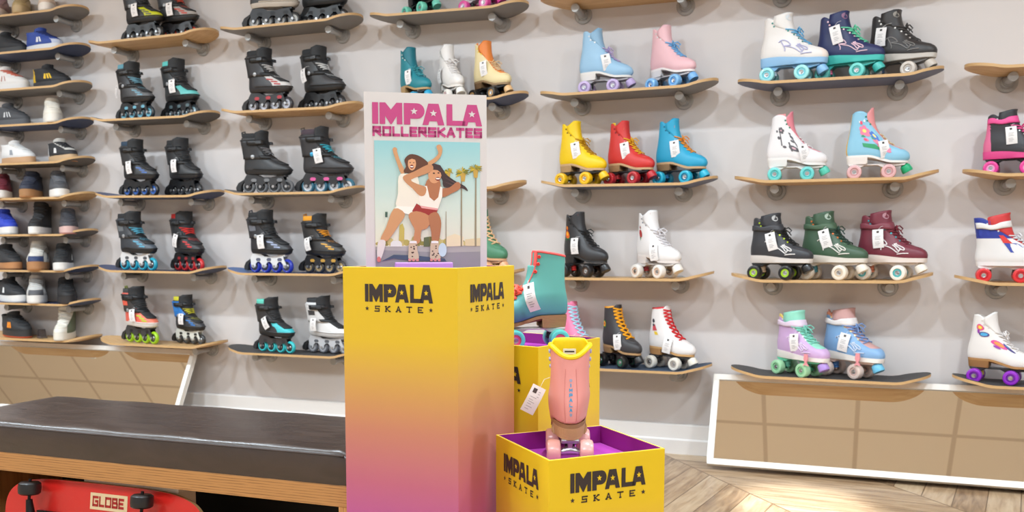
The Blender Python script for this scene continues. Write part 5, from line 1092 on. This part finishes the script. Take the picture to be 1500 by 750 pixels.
# ------------------------------------------------------------------ skates on the display boxes
def teal_skate():
    k = NT('teal_to_blue_leather'); tc = k.n('TexCoord'); sep = k.n('SeparateXYZ'); k.l(tc.outputs['Object'], sep.inputs[0])
    mr = k.n('MapRange'); k.l(sep.outputs[2], mr.inputs['Value']); mr.inputs['From Min'].default_value = .085; mr.inputs['From Max'].default_value = .175
    k.l(k.ramp(mr.outputs['Result'], [(0, (66, 104, 146)), (0.35, (80, 144, 154)), (1, (96, 172, 162))]), k.b.inputs['Base Color']); k.b.inputs['Roughness'].default_value = 0.5
    c = dict(boot=(96, 172, 162), bootmat=k.m, sole=(150, 108, 72), heel=(166, 124, 86), stack=True, plate=(206, 204, 204), plate_metal=.7, wheel=(92, 204, 192), hub=(226, 96, 130), stop=(92, 204, 192), lace=(246, 96, 76), lace_r=.0042, lace_top=.098, lace_n=3, bow=True,
             rim=(246, 92, 88), rim_front=True, eye=(238, 72, 66), eyemesh=True, eyez=[.176, .156, .136], tongue=(96, 172, 162), lining=(244, 110, 100), tf=0, tb=0, tilt=.010, gap=26, gap2=50, ws=1.2, push=.001, straight=True, notch=False, subd=1, side=1, tongue_up=-.035)
    r, F, HB = quad('teal roller skate with coral trim on the middle yellow box beside the tall box', 'roller skates on the display boxes', (-0.765, -1.896, 0.6825), 211, 0.8616, c)
    price_tag(r, F, HB, .103, math.radians(46), .30, w=.036, h=.085, off=.016, bend=.020)
teal_skate()
def pink_skate():
    c = dict(boot=(230, 150, 142), sole=(150, 106, 72), heel=(200, 154, 108), stack=True, plate=(190, 190, 194), plate_metal=.9, wheel=(236, 168, 158), hub=(226, 190, 180), stop=(236, 168, 158), lace=(246, 214, 20), lace_r=.003, lace_top=.135, lace_n=5, bow=True,
             rim=(248, 216, 10), rim_r=.0062, eye=(190, 192, 226), eyemesh=True, eyez=[.176, .156, .136], tongue=(244, 212, 20), lining=(246, 214, 14), tf=.008, tb=-.026, gap=30, ws=1.42, gap2=82, notch=False, subd=1, tongue_up=.010, ww=.034, truck=(206, 206, 208))
    r, F, HB = quad('pink roller skate with a yellow lining, heel towards the room, in the low yellow box', 'roller skates on the display boxes', (-0.5554, -2.2238, 0.4825), 108.5, 0.878, c)
    bo = [o for o in r.children if o.name.startswith('boot')][0]
    w_ = MB(); e = 0.02; d = np.linalg.norm(F(.07, math.pi + e) - F(.07, math.pi - e)) / (2 * e)
    for i, ch in enumerate('IMPALA'):
        for p in word(ch, .0085, -.0045 if ch != 'I' else -.002, -.00425, .009 if ch != 'I' else .004, .26): w_.add([F(.098 - i * .0118 + y, math.pi + x / d, .0012) + V3(0, 0, HB) for x, y in p], [tuple(range(len(p)))])
    for z in (.110, .0275):
        for p in (circ(0, 0, .0042, 10),): w_.add([F(z + y, math.pi + x / d, .0011) + V3(0, 0, HB) for x, y in p], [tuple(range(len(p)))], 1)
    w_.build('heel_lettering', [mat((36, 150, 196), 0.5), mat((150, 150, 176), 0.5)], bo, smooth=False, fix=False)
    sm_ = MB()
    for sg in (-1, 1): sm_.tube([F(z, math.pi + sg * (0.30 - (z - .02) * 0.6), 0.0002) + V3(0, 0, HB) for z in np.linspace(.004, .150, 14)], 0.0009, 5)
    sm_.build('back_seam', mat((214, 132, 124), 0.5), bo)
    lb = MB(); q = F(.168, 0.0, -0.012) + V3(0, 0, HB)
    lb.box(q[0] - .0016, q[0] + .0006, -.016, .016, q[2] - .006, q[2] + .008, 0)
    lb.add([(q[0] - .0018, y, z) for y, z in ((-.012, q[2] - .001), (.012, q[2] - .001), (.012, q[2] + .003), (-.012, q[2] + .003))], [(0, 1, 2, 3)], 1)
    lb.build('tongue_label', [mat((236, 230, 216), 0.6), mat((70, 64, 60), 0.6)], [o for o in r.children if o.name.startswith('tongue')][0], smooth=False, fix=False)
    # swing tag hanging out to the side on its string
    t = MB(); w, h = .036, .074; a = math.radians(-27); R = V3(0, -math.cos(a), math.sin(a)); U = V3(0, math.sin(a), math.cos(a)) * 1.0
    U = V3(0, -math.sin(a) * -1 * -1, math.cos(a)); U = unit(np.cross(R, V3(-1, 0, 0)) * 1.0); U = U if U[2] > 0 else -U
    O = V3(0.004, .074, .178)
    def pt(x, y, o=0.0): return O + R * (x * w / 2) - U * (y * h) + V3(-1, 0, 0) * (0.010 * math.sin(y * 3.0) + o)
    for o in (0, -0.0006): t.grid([[pt(-1 + 2 * i / 4, j / 8, o) for i in range(5)] for j in range(9)], 0)
    def bar(a0, a1, b0, b1, mi): t.add([pt(a0, b0, .0005), pt(a0, b1, .0005), pt(a1, b1, .0005), pt(a1, b0, .0005)], [(0, 1, 2, 3)], mi)
    bar(-.62, -.05, .10, .26, 1)
    for y in (.40, .50, .58, .66, .76, .86): bar(-.6, .0 if int(y * 50) % 2 else .35, y, y + .018, 2)
    for y in (.16, .24, .34): bar(.25, .55, y, y + .02, 2)
    t.tube([pt(.1, .03, .001), V3(.010, .062, .196), V3(.020, .046, .200)], .0006, 4)
    t.build('price_tag', [mat((240, 232, 230), .55), mat((70, 56, 52), .6), mat((170, 162, 162), .6)], r, smooth=60, fix=False)
pink_skate()
